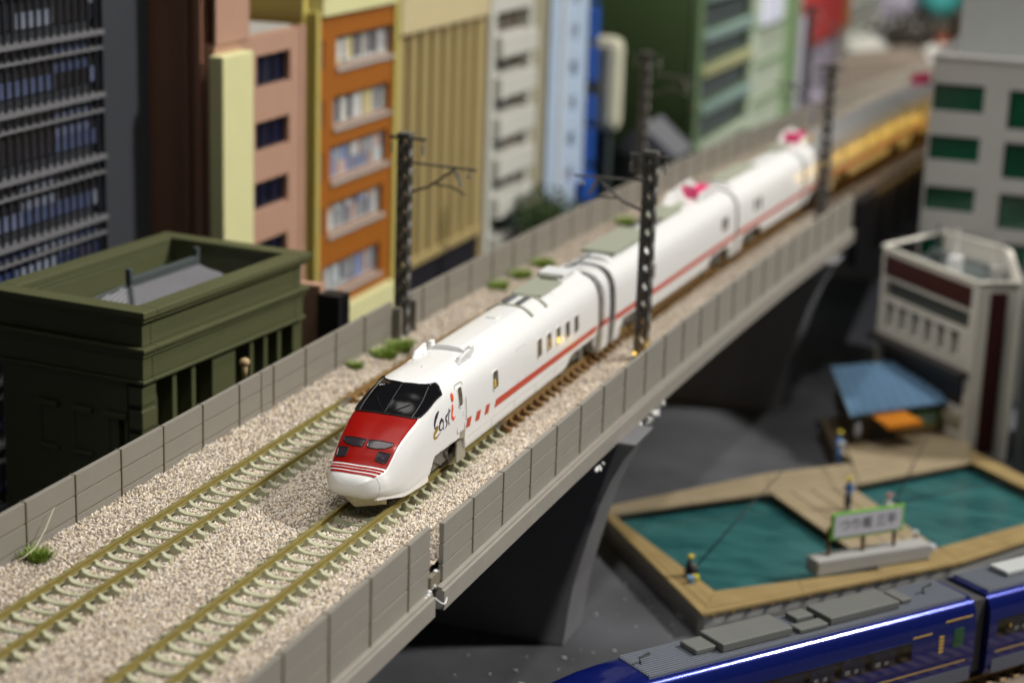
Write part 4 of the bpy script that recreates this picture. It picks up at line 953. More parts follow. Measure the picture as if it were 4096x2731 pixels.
# ---- B5 grey-white balcony block
b = thing('balcony_block', 'off white apartment block with stacked balconies behind the near left mast arm', 'building')
MB().box(-19, -9.45, 31.65, 38.6, GZ, 12).obj('side_wall', 'khaki', b)
T = TX(-9, 31.7, GZ); H5 = 12-GZ
hol = []
for i in range(8):
    z = 7.6-1.52*i-GZ
    if z > 4.8: hol.append((.95, 4.6, z-1.0, z-.15))
facade(T, 5.1, H5, hol, .4, 'front_wall', 'pale_brick', b)
for h in hol:
    window(T, *h, .38, b, 'blind_glass', 'sill_grey', 3, .06)
    tbox(T, .85, 4.85, h[2]-.80, h[2]+.02, .0, .30, 'balcony', 'off_white', b, .03)
tbox(T, 5.1, 6.9, 0, H5, -.4, -.02, 'end_bay', 'khaki', b)
tbox(T, 2.1, 4.3, .05, 4.75+2.8-GZ*0-.0, .0, .04, 'shop_front', 'slate', b)
tbox(T, 2.3, 4.1, .1, 7.3, .045, .08, 'shop_glass_pane', 'mint', b)
tbox(T, .05, .55, 0, H5, .005, .12, 'corner_pier', 'off_white', b, .03)
# ---- B6 pale blue slab
b = thing('pale_blue_building', 'pale blue narrow building with a column of blue signs down its far edge', 'building')
MB().box(-19, -9.25, 38.8, 44.0, GZ, 14).obj('side_wall', 'slate', b)
T = TX(-9, 38.9, GZ)
hol = [(2.6, 3.6, z, z+.7) for z in np.arange(2, 19, 1.5)]
facade(T, 4.9, 21, hol, .2, 'front_wall', 'lightblue', b)
for h in hol: window(T, *h, .18, b, 'shop_glass_blue', 'lightblue', 1, .08)
tbox(T, 1.2, 1.5, 0, 21, 0, .12, 'pilaster', 'white', b, .03)
for i in range(9):
    z = 3.6+i*1.75; tbox(T, 4.92, 5.75, z, z+(1.45 if i % 3 else 1.1), -.2, .25, 'blue_sign', 'blue', b, .05)
tbox(T, 3.9, 5.4, 5.6, 6.5, .1, .5, 'blue_awning', 'blue', b, .05)
ROW = 1.125; OFF = (-2.032, 4.427, -1.864)      # the tower row stands a street's width behind the olive hall
for nm in ('glass_tower', 'brown_building', 'orange_building', 'ribbed_building', 'balcony_block', 'pale_blue_building'):
    o = bpy.data.objects[nm]; o.scale = (ROW,)*3; o.location = OFF
# ---- cream sign tower
b = thing('cream_tower', 'blurred cream upright slab standing before the green building', 'tower')
MB().box(-12.6, -10.9, 55, 56.2, -.4, 4.25).obj('slab', 'cream_pale', b, bevel=.5)
MB().box(-12.1, -11.4, 55.3, 55.9, GZ, -.4).obj('stem', 'slate', b)
# ---- green building
b = thing('green_building', 'large green building with dark windows and pale green floor bands', 'building')
MB().box(-18, -9.3, 62, 74.3, GZ, 12).obj('side_wall', 'green_wall', b)
T = TX(-9, 62, GZ)
rows = [(10.9, 12.3), (9.1, 10.4), (7.1, 8.35), (5.1, 6.3), (3.3, 4.3), (13.0, 14.4), (15.0, 16.4)]
hol = [(1.1, 11.8, c, d) for c, d in rows]
facade(T, 12.3, 19, hol, .3, 'front_wall', 'green_light', b)
for k, h in enumerate(hol):
    window(T, *h, .28, b, 'slate', 'slate', 0, .12, 3)
    tbox(T, .9, 11.9, h[2]-.55, h[2]-.04, 0, .35, 'floor_band', ('mint', 'olive_window', 'mint', 'green_pale', 'mint', 'mint', 'mint')[k], b, .05)
tbox(T, 0, .75, 0, 19, -.2, .2, 'corner_pier', 'green_light', b, .05)
b = thing('pale_green_pillar', 'tall pale green pillar building right of the big green building', 'building')
MB().box(-14, -9, 75.4, 83.5, GZ, 8).obj('wall', 'green_pale', b, bevel=.1); MB().box(-13.9, -8.7, 83.5, 86.5, GZ, 5).obj('side_wing', 'green_light', b)
for i in range(6): MB().box(-9.1, -8.9, 75.6, 83.2, -6+2.2*i, -5.75+2.2*i).obj('floor_line', 'green_light', b)
MB().box(-8.96, -8.7, 76.5, 81.5, 3.0, 4.9).obj('round_sign', 'paper', b, bevel=.1)
MB().box(-9.0, -8.85, 61.9, 62.0, 0, .1).obj('plaque', 'dark_red', bpy.data.objects['green_building'])
# ---- far blocks
def block(name, label, x0, x1, y0, y1, z1, m, wins, wm, group=None):
    b = thing(name, label, 'building', group=group)
    MB().box(x0, x1-.2, y0, y1, GZ, z1).obj('wall', m, b)
    hol = [(a, bb, c-GZ, d-GZ) for a, bb, c, d in wins]
    facade(TX(x1, y0, GZ), y1-y0, z1-GZ, hol, .35, 'front_wall', m, b)
    for h in hol: window(TX(x1, y0, GZ), *h, .33, b, wm, m, 2, .15)
    MB().quad((x1, y0, GZ), (x1, y0, z1), (x1-.2, y0, z1), (x1-.2, y0, GZ)).quad((x1, y0, z1), (x1, y1, z1), (x1-.2, y1, z1), (x1-.2, y0, z1)).obj('edge', m, b)
    return b
b = block('shop_building', 'far shop building under a bright red sign', -22, -8.6, 88, 100, 2.6, 'lilac_grey', [(1, 5, -5.6, -4.2), (6.5, 11, -5.6, -4.2), (1, 5, -3, -1.6), (6.5, 11, -3, -1.6), (1, 5, -.6, .6), (6.5, 11, -.6, .6)], 'far_patch')
MB().box(-9, -8.1, 88.3, 98, .7, 6).obj('red_sign', 'dark_red', b, bevel=.1); MB().box(-9, -8.15, 98.1, 101, .7, 6).obj('orange_sign', 'orange', b, bevel=.1)
block('white_block', 'far off white block with rows of dark windows behind the second right mast', -22, -8.8, 101.5, 118, 7, 'off_white', [(x, x+4, z, z+1.2) for x in (1, 6, 11) for z in (-5.8, -3.2, -.6, 2.0)], 'blind_glass')
block('grey_block', 'far grey striped block in the middle of the upper edge', -20, -6.8, 120, 142, 9, 'lilac_grey', [(x, x+5, z, z+1.2) for x in (1, 8, 15) for z in (-3.5, -1, 1.5, 4)], 'far_patch')
b = thing('white_hall', 'bright white low hall far behind the tracks', 'building')
MB().box(-9.5, -5.6, 104, 122, GZ, -1.2).obj('wall', 'white', b, bevel=.3)
MB().prism([(-9.8, -1.2), (-5.3, -1.2), (-7.5, -.2)], 103.8, 122.2).obj('roof', 'off_white', b)
block('cream_block', 'far cream block at the top edge left of the grey building', -10, -1.2, 150, 175, 12, 'cream', [(3, 9, 1, 3), (13, 20, 1, 3), (3, 9, 5, 7)], 'off_white')
b = thing('stone_bank', 'far greyish beige bank between the track and the far buildings', 'embankment')
MB().prism([(-8.6, GZ), (-8.2, -1.2), (-4.8, -.7), (-1.5, -.9), (-.9, GZ)], 96, 150).obj('bank', 'ballast_base', b)
# ---- tree: bare dark, far
def tree(x, y, z0, h, r_, label, name='bare_tree', dense=900, leaf=.13, m='wood_dark', n=10):
    t = thing(name, label, 'tree', (x, y, z0))
    MB().tube([(0, 0, 0), (.1, .05, h*.45), (-.1, .1, h*.8)], [.28, .2, .06], 8).obj('trunk', 'wood_dark', t)
    lm = MB()
    for i in range(n):
        a = 2*pi*i/n+random.random(); zz = h*random.uniform(.35, .6); l = r_*random.uniform(.6, 1.0)
        lm.tube([(0, 0, zz), (l*.5*cos(a), l*.5*sin(a), zz+h*.18), (l*cos(a), l*sin(a), zz+h*random.uniform(.2, .42))], [.10, .06, .02], 5)
    lm.obj('limbs', 'wood_dark', t)
    cm = MB()
    for i in range(dense):
        a = random.uniform(0, 2*pi); u = random.uniform(-1, 1); rr = r_*(random.random()**.45)*(1+.25*sin(3*a)+.2*sin(5*u*3)); s = sqrt(1-u*u)
        c = Vector((rr*s*cos(a), rr*s*sin(a), h*.68+rr*u*.75)); n_ = Vector((random.gauss(0, 1), random.gauss(0, 1), random.gauss(0, 1))).normalized(); p = n_.orthogonal().normalized()*leaf; q_ = n_.cross(p)
        cm.quad(c-p, c-q_*.6, c+p, c+q_*.6)
    cm.obj('crown', m, t, fix=False); return t
mm('dark_leaf', (.055, .048, .035), .8, col2=(.035, .03, .02), ns=1.5, amt=.8); mm('green_leaf', (.05, .10, .02), .7, col2=(.025, .05, .012), ns=1.5, amt=.8)
tree(-5.2, 108, GZ, 8.6, 3.2, 'dark bare-looking tree near the top edge left of the grey building', dense=2200, leaf=.28, m='dark_leaf')
b = thing('brown_shed', 'small dark brown box roof beside the dark far tree', 'shed'); MB().box(-2.8, -1.2, 106, 110, -2.6, .4).obj('wall', 'brick', b)
MB().prism([(-3.1, .4), (-.9, .4), (-2.0, 1.1)], 105.7, 110.3).obj('roof', 'wood_dark', b); MB().box(-2.6, -1.4, 106.3, 109.7, GZ, -2.6).obj('base', 'slate', b)
b = thing('teal_tank', 'teal rounded tank at the top edge beside the grey building', 'tank'); MB().ball((-5.2, 125, 1.2), 1.7, 1.7, 1.8, 16, 10).obj('tank_body', 'teal', b, smooth=True); MB().box(-6.1, -4.3, 124, 126, GZ, -.4).obj('stand', 'slate', b)
b = thing('white_kiosk', 'small bright white kiosk touching the left edge of the grey building', 'kiosk'); MB().box(-2.4, -.5, 99, 102, GZ, -.35).obj('wall', 'white', b, bevel=.1); MB().box(-2.6, -.3, 98.8, 102.2, -.35, -.1).obj('roof', 'off_white', b)
for k, (x, y, h, r_, lb) in enumerate([(-10.5, 43.2, 6.9, 1.5, 'dark green bush behind the second left mast'), (-13.5, 58.5, 5.0, 1.8, 'dark green bush at the foot of the cream slab'), (-8.4, 54.5, 6.3, 1.3, 'dark green bush before the green building corner')]):
    tree(x, y, GZ, h, r_, lb, name='green_bush', dense=1500, leaf=.13, m='green_leaf')
b = thing('grey_hall', 'small grey roofed hall between the cream slab and the green building', 'building')
MB().box(-11.6, -8.6, 57, 60, GZ, -1.6).obj('wall', 'slate', b); MB().prism([(-12, -1.6), (-8.3, -1.6), (-10.1, -.1)], 56.7, 60.2).obj('roof', 'grey_road', b)
# ---- olive hall (near left)
b = thing('olive_hall', 'dark olive classical hall with a heavy cornice and a sunken grey tiled roof', 'building')
x0, x1, y0, y1 = -11.95, -7.64, 4.64, 12.0; ZT = 2.80
def rimf(mb, ox, z0, z1):      # ring band around the building
    mb.box(x0-ox, x1+ox, y0-ox, y0+.3, z0, z1).box(x0-ox, x1+ox, y1-.3, y1+ox, z0, z1).box(x1-.3, x1+ox, y0+.3, y1-.3, z0, z1).box(x0-ox, x0+.3, y0+.3, y1-.3, z0, z1); return mb
for (ox, z0, z1) in ((.28, 2.62, 2.80), (.20, 2.50, 2.615), (.06, 1.86, 2.495), (.24, 1.74, 1.855), (.16, 1.60, 1.735), (.10, 1.02, 1.595), (.16, .92, 1.015)):
    rimf(MB(), ox, z0, z1).obj('cornice', 'olive_hall', b, bevel=.025)
MB().box(x0+.02, x1-.75, y0+.02, y1-.02, GZ, .915).obj('inner_wall', 'olive_dark', b)
# roof inside the parapet: hipped, ribbed
rx0, rx1, ry0, ry1 = x0+.31, x1-.31, y0+.31, y1-.31; zr = 1.55
RX, RY0, RY1, RZ = -10.3, 7.9, 10.9, 2.38
ridge0, ridge1 = (RX, RY0, RZ), (RX, RY1, RZ)
MB().add([(rx0, ry0, zr), (rx1, ry0, zr), (rx1, ry1, zr), (rx0, ry1, zr), ridge0, ridge1], [(0, 1, 4), (1, 2, 5, 4), (2, 3, 5), (3, 0, 4, 5)]).obj('roof', 'slate_roof', b)
for i in range(40):
    y = ry0+(ry1-ry0)*(i+.5)/40; tt = min(1.0, (y-ry0)/(RY0-ry0), (ry1-y)/(ry1-RY1))
    for xe0 in (rx1, rx0): MB().tube([(xe0, y, zr+.012), (xe0+(RX-xe0)*tt, y, zr+(RZ-zr)*tt+.012)], .024, 4).obj('tile_row', 'slate_roof', b)
for i in range(22):
    x = rx0+(rx1-rx0)*(i+.5)/22; tt = 1-abs(x-RX)/((rx1-RX) if x > RX else (RX-rx0))
    MB().tube([(x, ry0, zr+.012), (x, ry0+(RY0-ry0)*tt, zr+(RZ-zr)*tt+.012)], .024, 4).obj('tile_row', 'slate_roof', b)
MB().box(RX-.1, RX+.1, RY0-.1, RY1+.1, RZ-.04, RZ+.20).obj('ridge_cap', 'slate', b, bevel=.03)
for y in (RY0-.05, RY1+.05): MB().box(RX-.08, RX+.08, y-.08, y+.08, RZ+.1, RZ+.45).obj('ridge_finial', 'slate', b, bevel=.02)
for c_ in ((rx1, ry0), (rx0, ry0)): MB().tube([(c_[0], c_[1], zr+.04), (RX, RY0, RZ+.04)], .05, 6).obj('hip_ridge', 'slate', b)
# columns / piers on the side facing the tracks and deep shadowed bays
colm = [(4.64, 5.15), (5.95, 6.15), (6.8, 7.0), (7.75, 8.85), (9.55, 9.75), (10.25, 10.45), (10.95, 11.15), (11.75, 12.23)]
for (a, c_) in colm: MB().box(x1-.5, x1-.02, a, c_, GZ, .915).obj('pier', 'olive_hall', b, bevel=.03)
for i, z in enumerate(np.arange(-6.5, .8, .62)): MB().box(x1-.4, x1+.02, 4.60, 5.20, z, z+.50).obj('quoin', 'olive_hall', b, bevel=.03)
hol = [(1.2+1.05*i, 1.65+1.05*i, c, c+1.0) for i in range(3) for c in (5.9, 3.5)]
facade(TY(x0, y0, GZ), x1-x0-.02, 7.91, hol, .35, 'end_wall', 'olive_hall', b)
for h in hol:
    window(TY(x0, y0, GZ), *h, .33, b, 'navy', 'olive_dark', 1, .06)
    tbox(TY(x0, y0, GZ), h[0]-.12, h[1]+.12, h[3]+.02, h[3]+.16, .002, .12, 'lintel', 'olive_hall', b, .02); tbox(TY(x0, y0, GZ), h[0]-.1, h[1]+.1, h[2]-.12, h[2]-.02, .002, .10, 'sill', 'olive_hall', b, .02)
_a = radians(-5); _c = Vector((-7.36, 4.36, 0)); b.matrix_world = Matrix.Translation(_c) @ Matrix.Rotation(_a, 4, 'Z') @ Matrix.Translation(-_c)
MB().box(-7.3, -6.6, 13.9, 14.6, GZ, 1.15).obj('street_pole', 'navy'); tag(bpy.data.objects['street_pole'], 'dark blue pillar between the olive hall and the orange building', 'pillar')
MB().box(-8.2, -7.4, 14.3, 14.7, -3, 1.3).obj('vending_box', 'brown_pink'); tag(bpy.data.objects['vending_box'], 'small pinkish box behind the dark blue pillar', 'box')
o = MB().ball((-6.1, 7.15, 1.02), .14, .14, .12).tube([(-6.1, 7.15, .98), (-6.1, 7.15, .55)], [.09, .05], 8).tube([(-6.1, 7.15, .6), (-6.1, 7.15, GZ)], .05, 6).obj('street_lamp', 'wood', smooth=True); tag(o, 'small tan topped street lamp behind the left wall before the olive hall', 'street lamp')
# ------------------------------------------------------------------ right side: R1 grey building
b = thing('grey_building', 'tall grey building at the right edge with dark green windows', 'building')
xl_ = 6.08; yf = 40
MB().box(xl_+.01, 16, yf+.35, 62, GZ, 6.15).obj('rear_wall', 'r1_grey', b)
T = TY(xl_, yf, GZ)
wr = [(4.18, 5.22), (2.28, 3.24), (.32, 1.26), (-1.6, -.65), (-3.5, -2.6), (-5.6, -4.6)]
hol = []
for c, d in wr: hol += [(.03+.06, 2.0, c-GZ, d-GZ), (2.92, 4.2, c-.5-GZ, d-.06-GZ), (5.2, 7.1, c-GZ, d-GZ)]
facade(T, 9.9, 6.15-GZ, hol, .22, 'front_wall', 'r1_grey', b)
for h in hol: window(T, *h, .20, b, 'green_glass', 'green_glass', 5, .03)
MB().box(xl_-.05, 16.05, yf-.05, 62, 6.15, 6.32).obj('cornice', 'r1_grey', b, bevel=.02)
MB().quad((xl_, yf, GZ), (xl_, yf, 6.15), (xl_, yf+.35, 6.15), (xl_, yf+.35, GZ)).obj('edge', 'r1_grey', b)
MB().box(xl_+.8, 15.5, yf+.6, 61, 6.32, 8.75).obj('upper_block', 'r1_top', b, bevel=.03)
# ---- R2 white and dark red building, turned
b = thing('white_red_building', 'off white building with a dark red band and arched windows, turned toward the pond', 'building')
co = (9.42, 31.85); le = (5.35, 36.25); ri = (10.6, 32.47); zt = -.5; HH = zt-GZ
angL = atan2(co[1]-le[1], co[0]-le[0]); LW = sqrt((co[0]-le[0])**2+(co[1]-le[1])**2); T = TR(le, angL, GZ)
hol = [(.25, LW-.35, HH-1.1, HH-.28)]
arc = [(.55+.82*i, .55+.82*i+.42, HH-2.95, HH-2.1) for i in range(6)]
facade(T, LW, HH, [(.3, LW-.4, HH-1.82, HH-1.18)]+arc+[(.3, LW-.35, HH-4.7, HH-3.5)], .3, 'front_wall', 'r2_white', b)
tbox(T, .25, LW-.35, HH-1.0, HH-.24, .002, .05, 'red_band', 'maroon', b)
window(T, .3, LW-.4, HH-1.82, HH-1.18, .28, b, 'navy_glass', 'wood_dark', 16, .05)
for h in arc:
    window(T, *h, .28, b, 'navy', 'r2_white', 1, .05)
    tbox(T, h[0]-.05, h[1]+.05, h[3], h[3]+.08, .002, .05, 'lintel', 'r2_dark', b)
tbox(T, .3, LW-.35, HH-4.7, HH-3.5, -.29, -.2, 'shop_glass_strip', 'r2_dark', b); tbox(T, .1, LW-.1, HH-3.5, HH-3.28, .002, .45, 'canopy', 'r2_dark', b)
tbox(T, .3, LW-.3, HH-5.2, HH-4.9, .002, .2, 'step', 'khaki', b)
angR = atan2(ri[1]-co[1], ri[0]-co[0]); RW = 1.40; T2 = TR(co, angR, GZ)
facade(T2, RW, HH, [], .2, 'corner_wall', 'r2_white', b); tbox(T2, .45, 1.05, .3, HH-.35, .002, .06, 'red_stripe', 'maroon', b)
far = (le[0]+1.9*cos(angR)*1.0, le[1]+1.9*sin(angR)+2.8); e2 = (co[0]+RW*cos(angR), co[1]+RW*sin(angR)); e3 = (e2[0]-1.0, e2[1]+5.5)
MB().prism([le, co, e2, e3, far], GZ+.01, zt-.75, 'z', T=lambda x, y, z: (x+.25*0, y+.32, z)).obj('core', 'slate', b)
MB().tube([(*le, zt), (*co, zt), (*e2, zt)], .08, 4).obj('parapet', 'r2_white', b); MB().tube([(*e2, zt), (*e3, zt), (*far, zt), (*le, zt)], .08, 4).obj('parapet', 'r2_white', b)
MB().prism([far, e3, (e3[0], e3[1]+.2), (far[0], far[1]+.2)], GZ, zt, 'z').prism([e2, e3, (e3[0]+.2, e3[1]), (e2[0]+.2, e2[1])], GZ, zt, 'z').obj('rear_wall', 'r2_white', b)
for (x, y, h, m_) in ((8.1, 35.6, .8, 'glue'), (9.6, 36.0, .5, 'sill_grey'), (7.2, 37.2, .6, 'slate')):
    MB().box(x-.25, x+.25, y-.25, y+.25, zt-.74, zt-.75+h).tube([(x, y, zt-.75+h), (x, y, zt+.25+h)], .05, 6).obj('roof_unit', m_, b, bevel=.03)
b = thing('dark_side_building', 'dark slate building edge at the right frame beside the dark red stripe', 'building')
MB().box(11.2, 15, 31.0, 36.5, GZ, .8).obj('wall', 'slate', b); MB().box(11.1, 15.1, 30.9, 36.6, .8, 1.0).obj('roof', 'r1_grey', b)
for i in range(4): MB().box(11.6, 12.6, 30.93, 31.0, -6+1.6*i, -5.0+1.6*i).obj('window', 'navy', b)
o = MB().box(10.2, 12.0, 47, 49, GZ, -4.0).obj('paper_bale', 'paper', bevel=.2)
tag(o, 'pale lilac box on the road below the dark girder', 'box'); o.location = (-7.2, 14, 0)
# ------------------------------------------------------------------ fishing pond
pond = thing('fishing_pond', 'raised fishing pond with timber walkways around two green pools', 'pond')
DZ = -6.25
def poly(pts, z0, z1, name, m, par, bevel=0): return MB().prism(pts, z0, z1, 'z').obj(name, m, par, bevel=bevel)
out = [(-.35, 19.75), (4.82, 13.0), (10.9, 20.0), (14.6, 26.0), (9.75, 31.0), (3.75, 25.35)]
poly([(-.2, 19.75), (4.85, 13.15), (10.7, 19.9), (14.4, 25.9), (9.7, 30.8), (3.8, 25.2)], GZ, DZ-.42, 'pond_base', 'concrete', pond)
def wallseg(a, c_, th, name='pond_wall'):
    a = Vector((*a, 0)); c_ = Vector((*c_, 0)); d = (c_-a).normalized(); n_ = Vector((-d.y, d.x, 0))*th
    MB().prism([(a.x, a.y), (c_.x, c_.y), (c_.x+n_.x, c_.y+n_.y), (a.x+n_.x, a.y+n_.y)], GZ, DZ-.10, 'z').obj(name, 'concrete', pond)
ring = [(-.2, 19.75), (4.85, 13.15), (10.7, 19.9), (14.4, 25.9), (9.7, 30.8), (3.8, 25.2)]
for i in range(6): wallseg(ring[i], ring[(i+1) % 6], .3)
# pools
p1 = [(.22, 19.45), (4.72, 14.75), (8.75, 18.35), (4.30, 23.55)]; p2 = [(6.60, 25.35), (10.1, 20.9), (13.6, 26.0), (9.95, 29.6)]
MB().add([(x+dx, y+dy, DZ-.34) for (x, y), (dx, dy) in zip(p1, ((-.3, 0), (0, -.3), (.3, 0), (0, .3)))], [(0, 1, 2, 3)]).obj('water', 'pond_water', pond)
MB().add([(x+dx, y+dy, DZ-.34) for (x, y), (dx, dy) in zip(p2, ((-.3, 0), (0, -.3), (.3, 0), (0, .3)))], [(0, 1, 2, 3)]).obj('water', 'pond_water', pond)
def boards(P0, P1, Q0, Q1, n, m):
    """strip between edges P0-P1 and Q0-Q1, cut into n boards along it"""
    P0, P1, Q0, Q1 = map(Vector, (P0, P1, Q0, Q1))
    for i in range(n):
        e_ = .010/max(.1, (P1-P0).length); a = P0.lerp(P1, i/n+e_); b_ = P0.lerp(P1, (i+1)/n-e_); c_ = Q0.lerp(Q1, (i+1)/n-e_); d = Q0.lerp(Q1, i/n+e_); j = random.uniform(-.008, .008)
        poly([tuple(a), tuple(b_), tuple(c_), tuple(d)], DZ-.09+j, DZ+j, 'board', m, pond)
def strips(P0, P1, Q0, Q1, k, n, m):   # k boards wide, n long
    P0, P1, Q0, Q1 = map(Vector, (P0, P1, Q0, Q1))
    for i in range(k): 
        a0, a1 = P0.lerp(Q0, i/k+.008), P1.lerp(Q1, i/k+.008); b0, b1 = P0.lerp(Q0, (i+1)/k-.008), P1.lerp(Q1, (i+1)/k-.008); boards(a0, a1, b0, b1, n, m)
strips(out[0], out[1], p1[0], p1[1], 3, 2, 'deck_wood')
strips(out[1], (9.35, 18.2), p1[1], p1[2], 4, 2, 'deck_wood'); strips((9.35, 18.2), out[2], p1[2], (10.1, 20.9), 4, 1, 'deck_wood')
strips(p1[2], p1[3], (10.1, 20.9), (6.60, 25.35), 4, 2, 'deck_wood_pale')
strips(out[0], out[5], p1[0], p1[3], 3, 2, 'deck_wood_pale')
strips(out[5], (6.15, 27.6), p1[3], (6.60, 25.35), 4, 1, 'deck_wood_pale'); strips((6.15, 27.6), out[4], (6.60, 25.35), p2[3], 4, 2, 'deck_wood_pale')
strips(out[2], out[3], (10.1, 20.9), p2[2], 3, 3, 'deck_wood'); strips(out[4], out[3], p2[3], p2[2], 3, 2, 'deck_wood')
for i in range(14):
    t = (i+.5)/14; x, y = out[1][0]+(out[2][0]-out[1][0])*t, out[1][1]+(out[2][1]-out[1][1])*t
    MB().box(x-.06, x+.06, y-.02, y+.30, DZ-.16, DZ-.095).obj('joist', 'post_brown', pond)
# timber landing at the back carrying the shack
poly([(5.3, 29.3), (6.25, 27.9), (9.7, 31.05), (9.6, 33.2), (8.5, 33.0)], GZ, DZ-.05, 'landing', 'deck_wood_pale', pond); poly([(4.2, 32.3), (5.25, 29.35), (8.5, 33.05), (9.0, 34), (7.1, 36.4)], GZ, DZ-.06, 'landing', 'wood_dark', pond)
# concrete kerb block carrying the sign
kb = thing('kerb_block', 'long grey concrete block on the front walkway carrying the sign', 'block')
kd = Vector((9.98-7.18, 19.74-16.93, 0)).normalized(); kn = Vector((-kd.y, kd.x, 0)); k0 = Vector((7.18, 16.93, DZ)); kl = (Vector((10.07, 19.74, 0))-Vector((7.18, 16.93, 0))).length
def KT(u, v, w_): p = k0+kd*u+kn*v; return (p.x, p.y, DZ+w_)
MB().box(0, kl, 0, .62, .012, .50, T=KT).obj('block', 'concrete', kb, bevel=.05)
# sign board
sg = thing('pond_sign', 'white Japanese sign board with a green border on three brown posts', 'sign')
for u in (.55, 1.75, 2.85):
    a_, c_ = KT(u, .30, .505), KT(u-.02, .32, 1.35); MB().tube([a_, c_], .06, 6).obj('post', 'post_brown', sg)
def ST_(u, v, w_): p = k0+kd*u+kn*(.22+v); return (p.x, p.y, DZ+w_)
MB().box(.50, 3.05, -.05, .02, 1.0, 1.82, T=ST_).obj('frame', 'sign_green', sg, bevel=.02)
MB().box(.60, 2.95, -.062, -.052, 1.08, 1.74, T=ST_).obj('board', 'sign_white', sg)
zd = -kn; c0 = Vector(ST_(1.78, -.068, 1.41))
text('sign_lettering', 'つり堀 三平', .38, 'cloth_black', sg, frame_at(c0, kd, zd))
# ---- shack
sh = thing('bait_shack', 'wooden bait shack with a corrugated light blue roof beside the pond', 'shed')
R0, R1, R2_, R3 = (4.15, 33.9), (7.05, 36.6), (8.65, 32.65), (5.72, 29.45)     # roof corners measured at z -5
rf_ = [Vector((*R0, -4.75)), Vector((*R1, -4.75)), Vector((*R2_, -5.15)), Vector((*R3, -5.15))]
for i in range(18):
    t0, t1 = i/18+.004, (i+1)/18-.004; a, b_, c_, d = rf_[0].lerp(rf_[1], t0), rf_[0].lerp(rf_[1], t1), rf_[3].lerp(rf_[2], t1), rf_[3].lerp(rf_[2], t0); m0, m1 = a.lerp(b_, .5)+Vector((0, 0, .06)), d.lerp(c_, .5)+Vector((0, 0, .06)); dz = Vector((0, 0, -.05))
    MB().add([a, m0, b_, c_, m1, d, a+dz, b_+dz, c_+dz, d+dz], [(0, 1, 4, 5), (1, 2, 3, 4), (6, 9, 8, 7), (0, 5, 9, 6), (2, 7, 8, 3), (5, 4, 3, 8, 9), (0, 6, 7, 2, 1)]).obj('roof_sheet', 'roof_blue' if i % 2 else 'roof_blue2', sh)
W0, W1, W2, W3 = [Vector((p.x, p.y)).lerp(Vector((6.4, 33.1)), .14) for p in rf_]
for (a, c_) in ((W0, W1), (W1, W2), (W0, W3)):
    d = (c_-a).normalized(); n_ = Vector((-d.y, d.x))*.08
    MB().prism([tuple(a), tuple(c_), tuple(c_+n_), tuple(a+n_)], DZ-.05, -5.2, 'z').obj('wall', 'wood_dark', sh)
d = (W2-W3); 
for (t0, t1, z0, z1, m_) in ((0, .20, DZ-.05, -5.24, 'wood_dark'), (.52, 1.0, DZ-.05, -5.95, 'wood'), (.2, 1, -5.36, -5.24, 'wood_dark'), (.94, 1, -5.95, -5.36, 'wood_dark')):
    a, c_ = W3+d*t0, W3+d*t1; n_ = Vector((-d.y, d.x)).normalized()*.08
    MB().prism([tuple(a), tuple(c_), tuple(c_+n_), tuple(a+n_)], z0, z1, 'z').obj('front_plank', m_, sh)
n_ = Vector((-d.y, d.x)).normalized(); a, c_ = W3+d*.52-n_*.16, W3+d*.97-n_*.16
MB().prism([tuple(a), tuple(c_), tuple(c_+n_*.1), tuple(a+n_*.1)], -5.90, -5.48, 'z').obj('notice_frame', 'sign_green', sh)
a, c_ = W3+d*.54-n_*.165, W3+d*.95-n_*.165
MB().prism([tuple(a), tuple(c_), tuple(c_+n_*.004), tuple(a+n_*.004)], -5.86, -5.52, 'z').obj('notice_board', 'mint', sh)
a, c_ = W3+d*.14-n_*.05, W3+d*.52-n_*.05; e_, f_ = W3+d*.20-n_*1.0, W3+d*.60-n_*1.0
MB().add([(*a, -5.22), (*c_, -5.22), (*f_, -5.45), (*e_, -5.45), (*a, -5.27), (*c_, -5.27), (*f_, -5.62), (*e_, -5.62)], [(0, 3, 2, 1), (4, 5, 6, 7), (3, 7, 6, 2), (0, 4, 7, 3), (1, 2, 6, 5), (0, 1, 5, 4)]).obj('awning', 'awning', sh, bevel=.02)
nt_ = MB().ball((5.95, 29.9, -5.75), .13, .1, .30).obj('paper_lantern', 'paper', smooth=True); tag(nt_, 'pale paper lantern hanging at the left front corner of the shack', 'lantern')
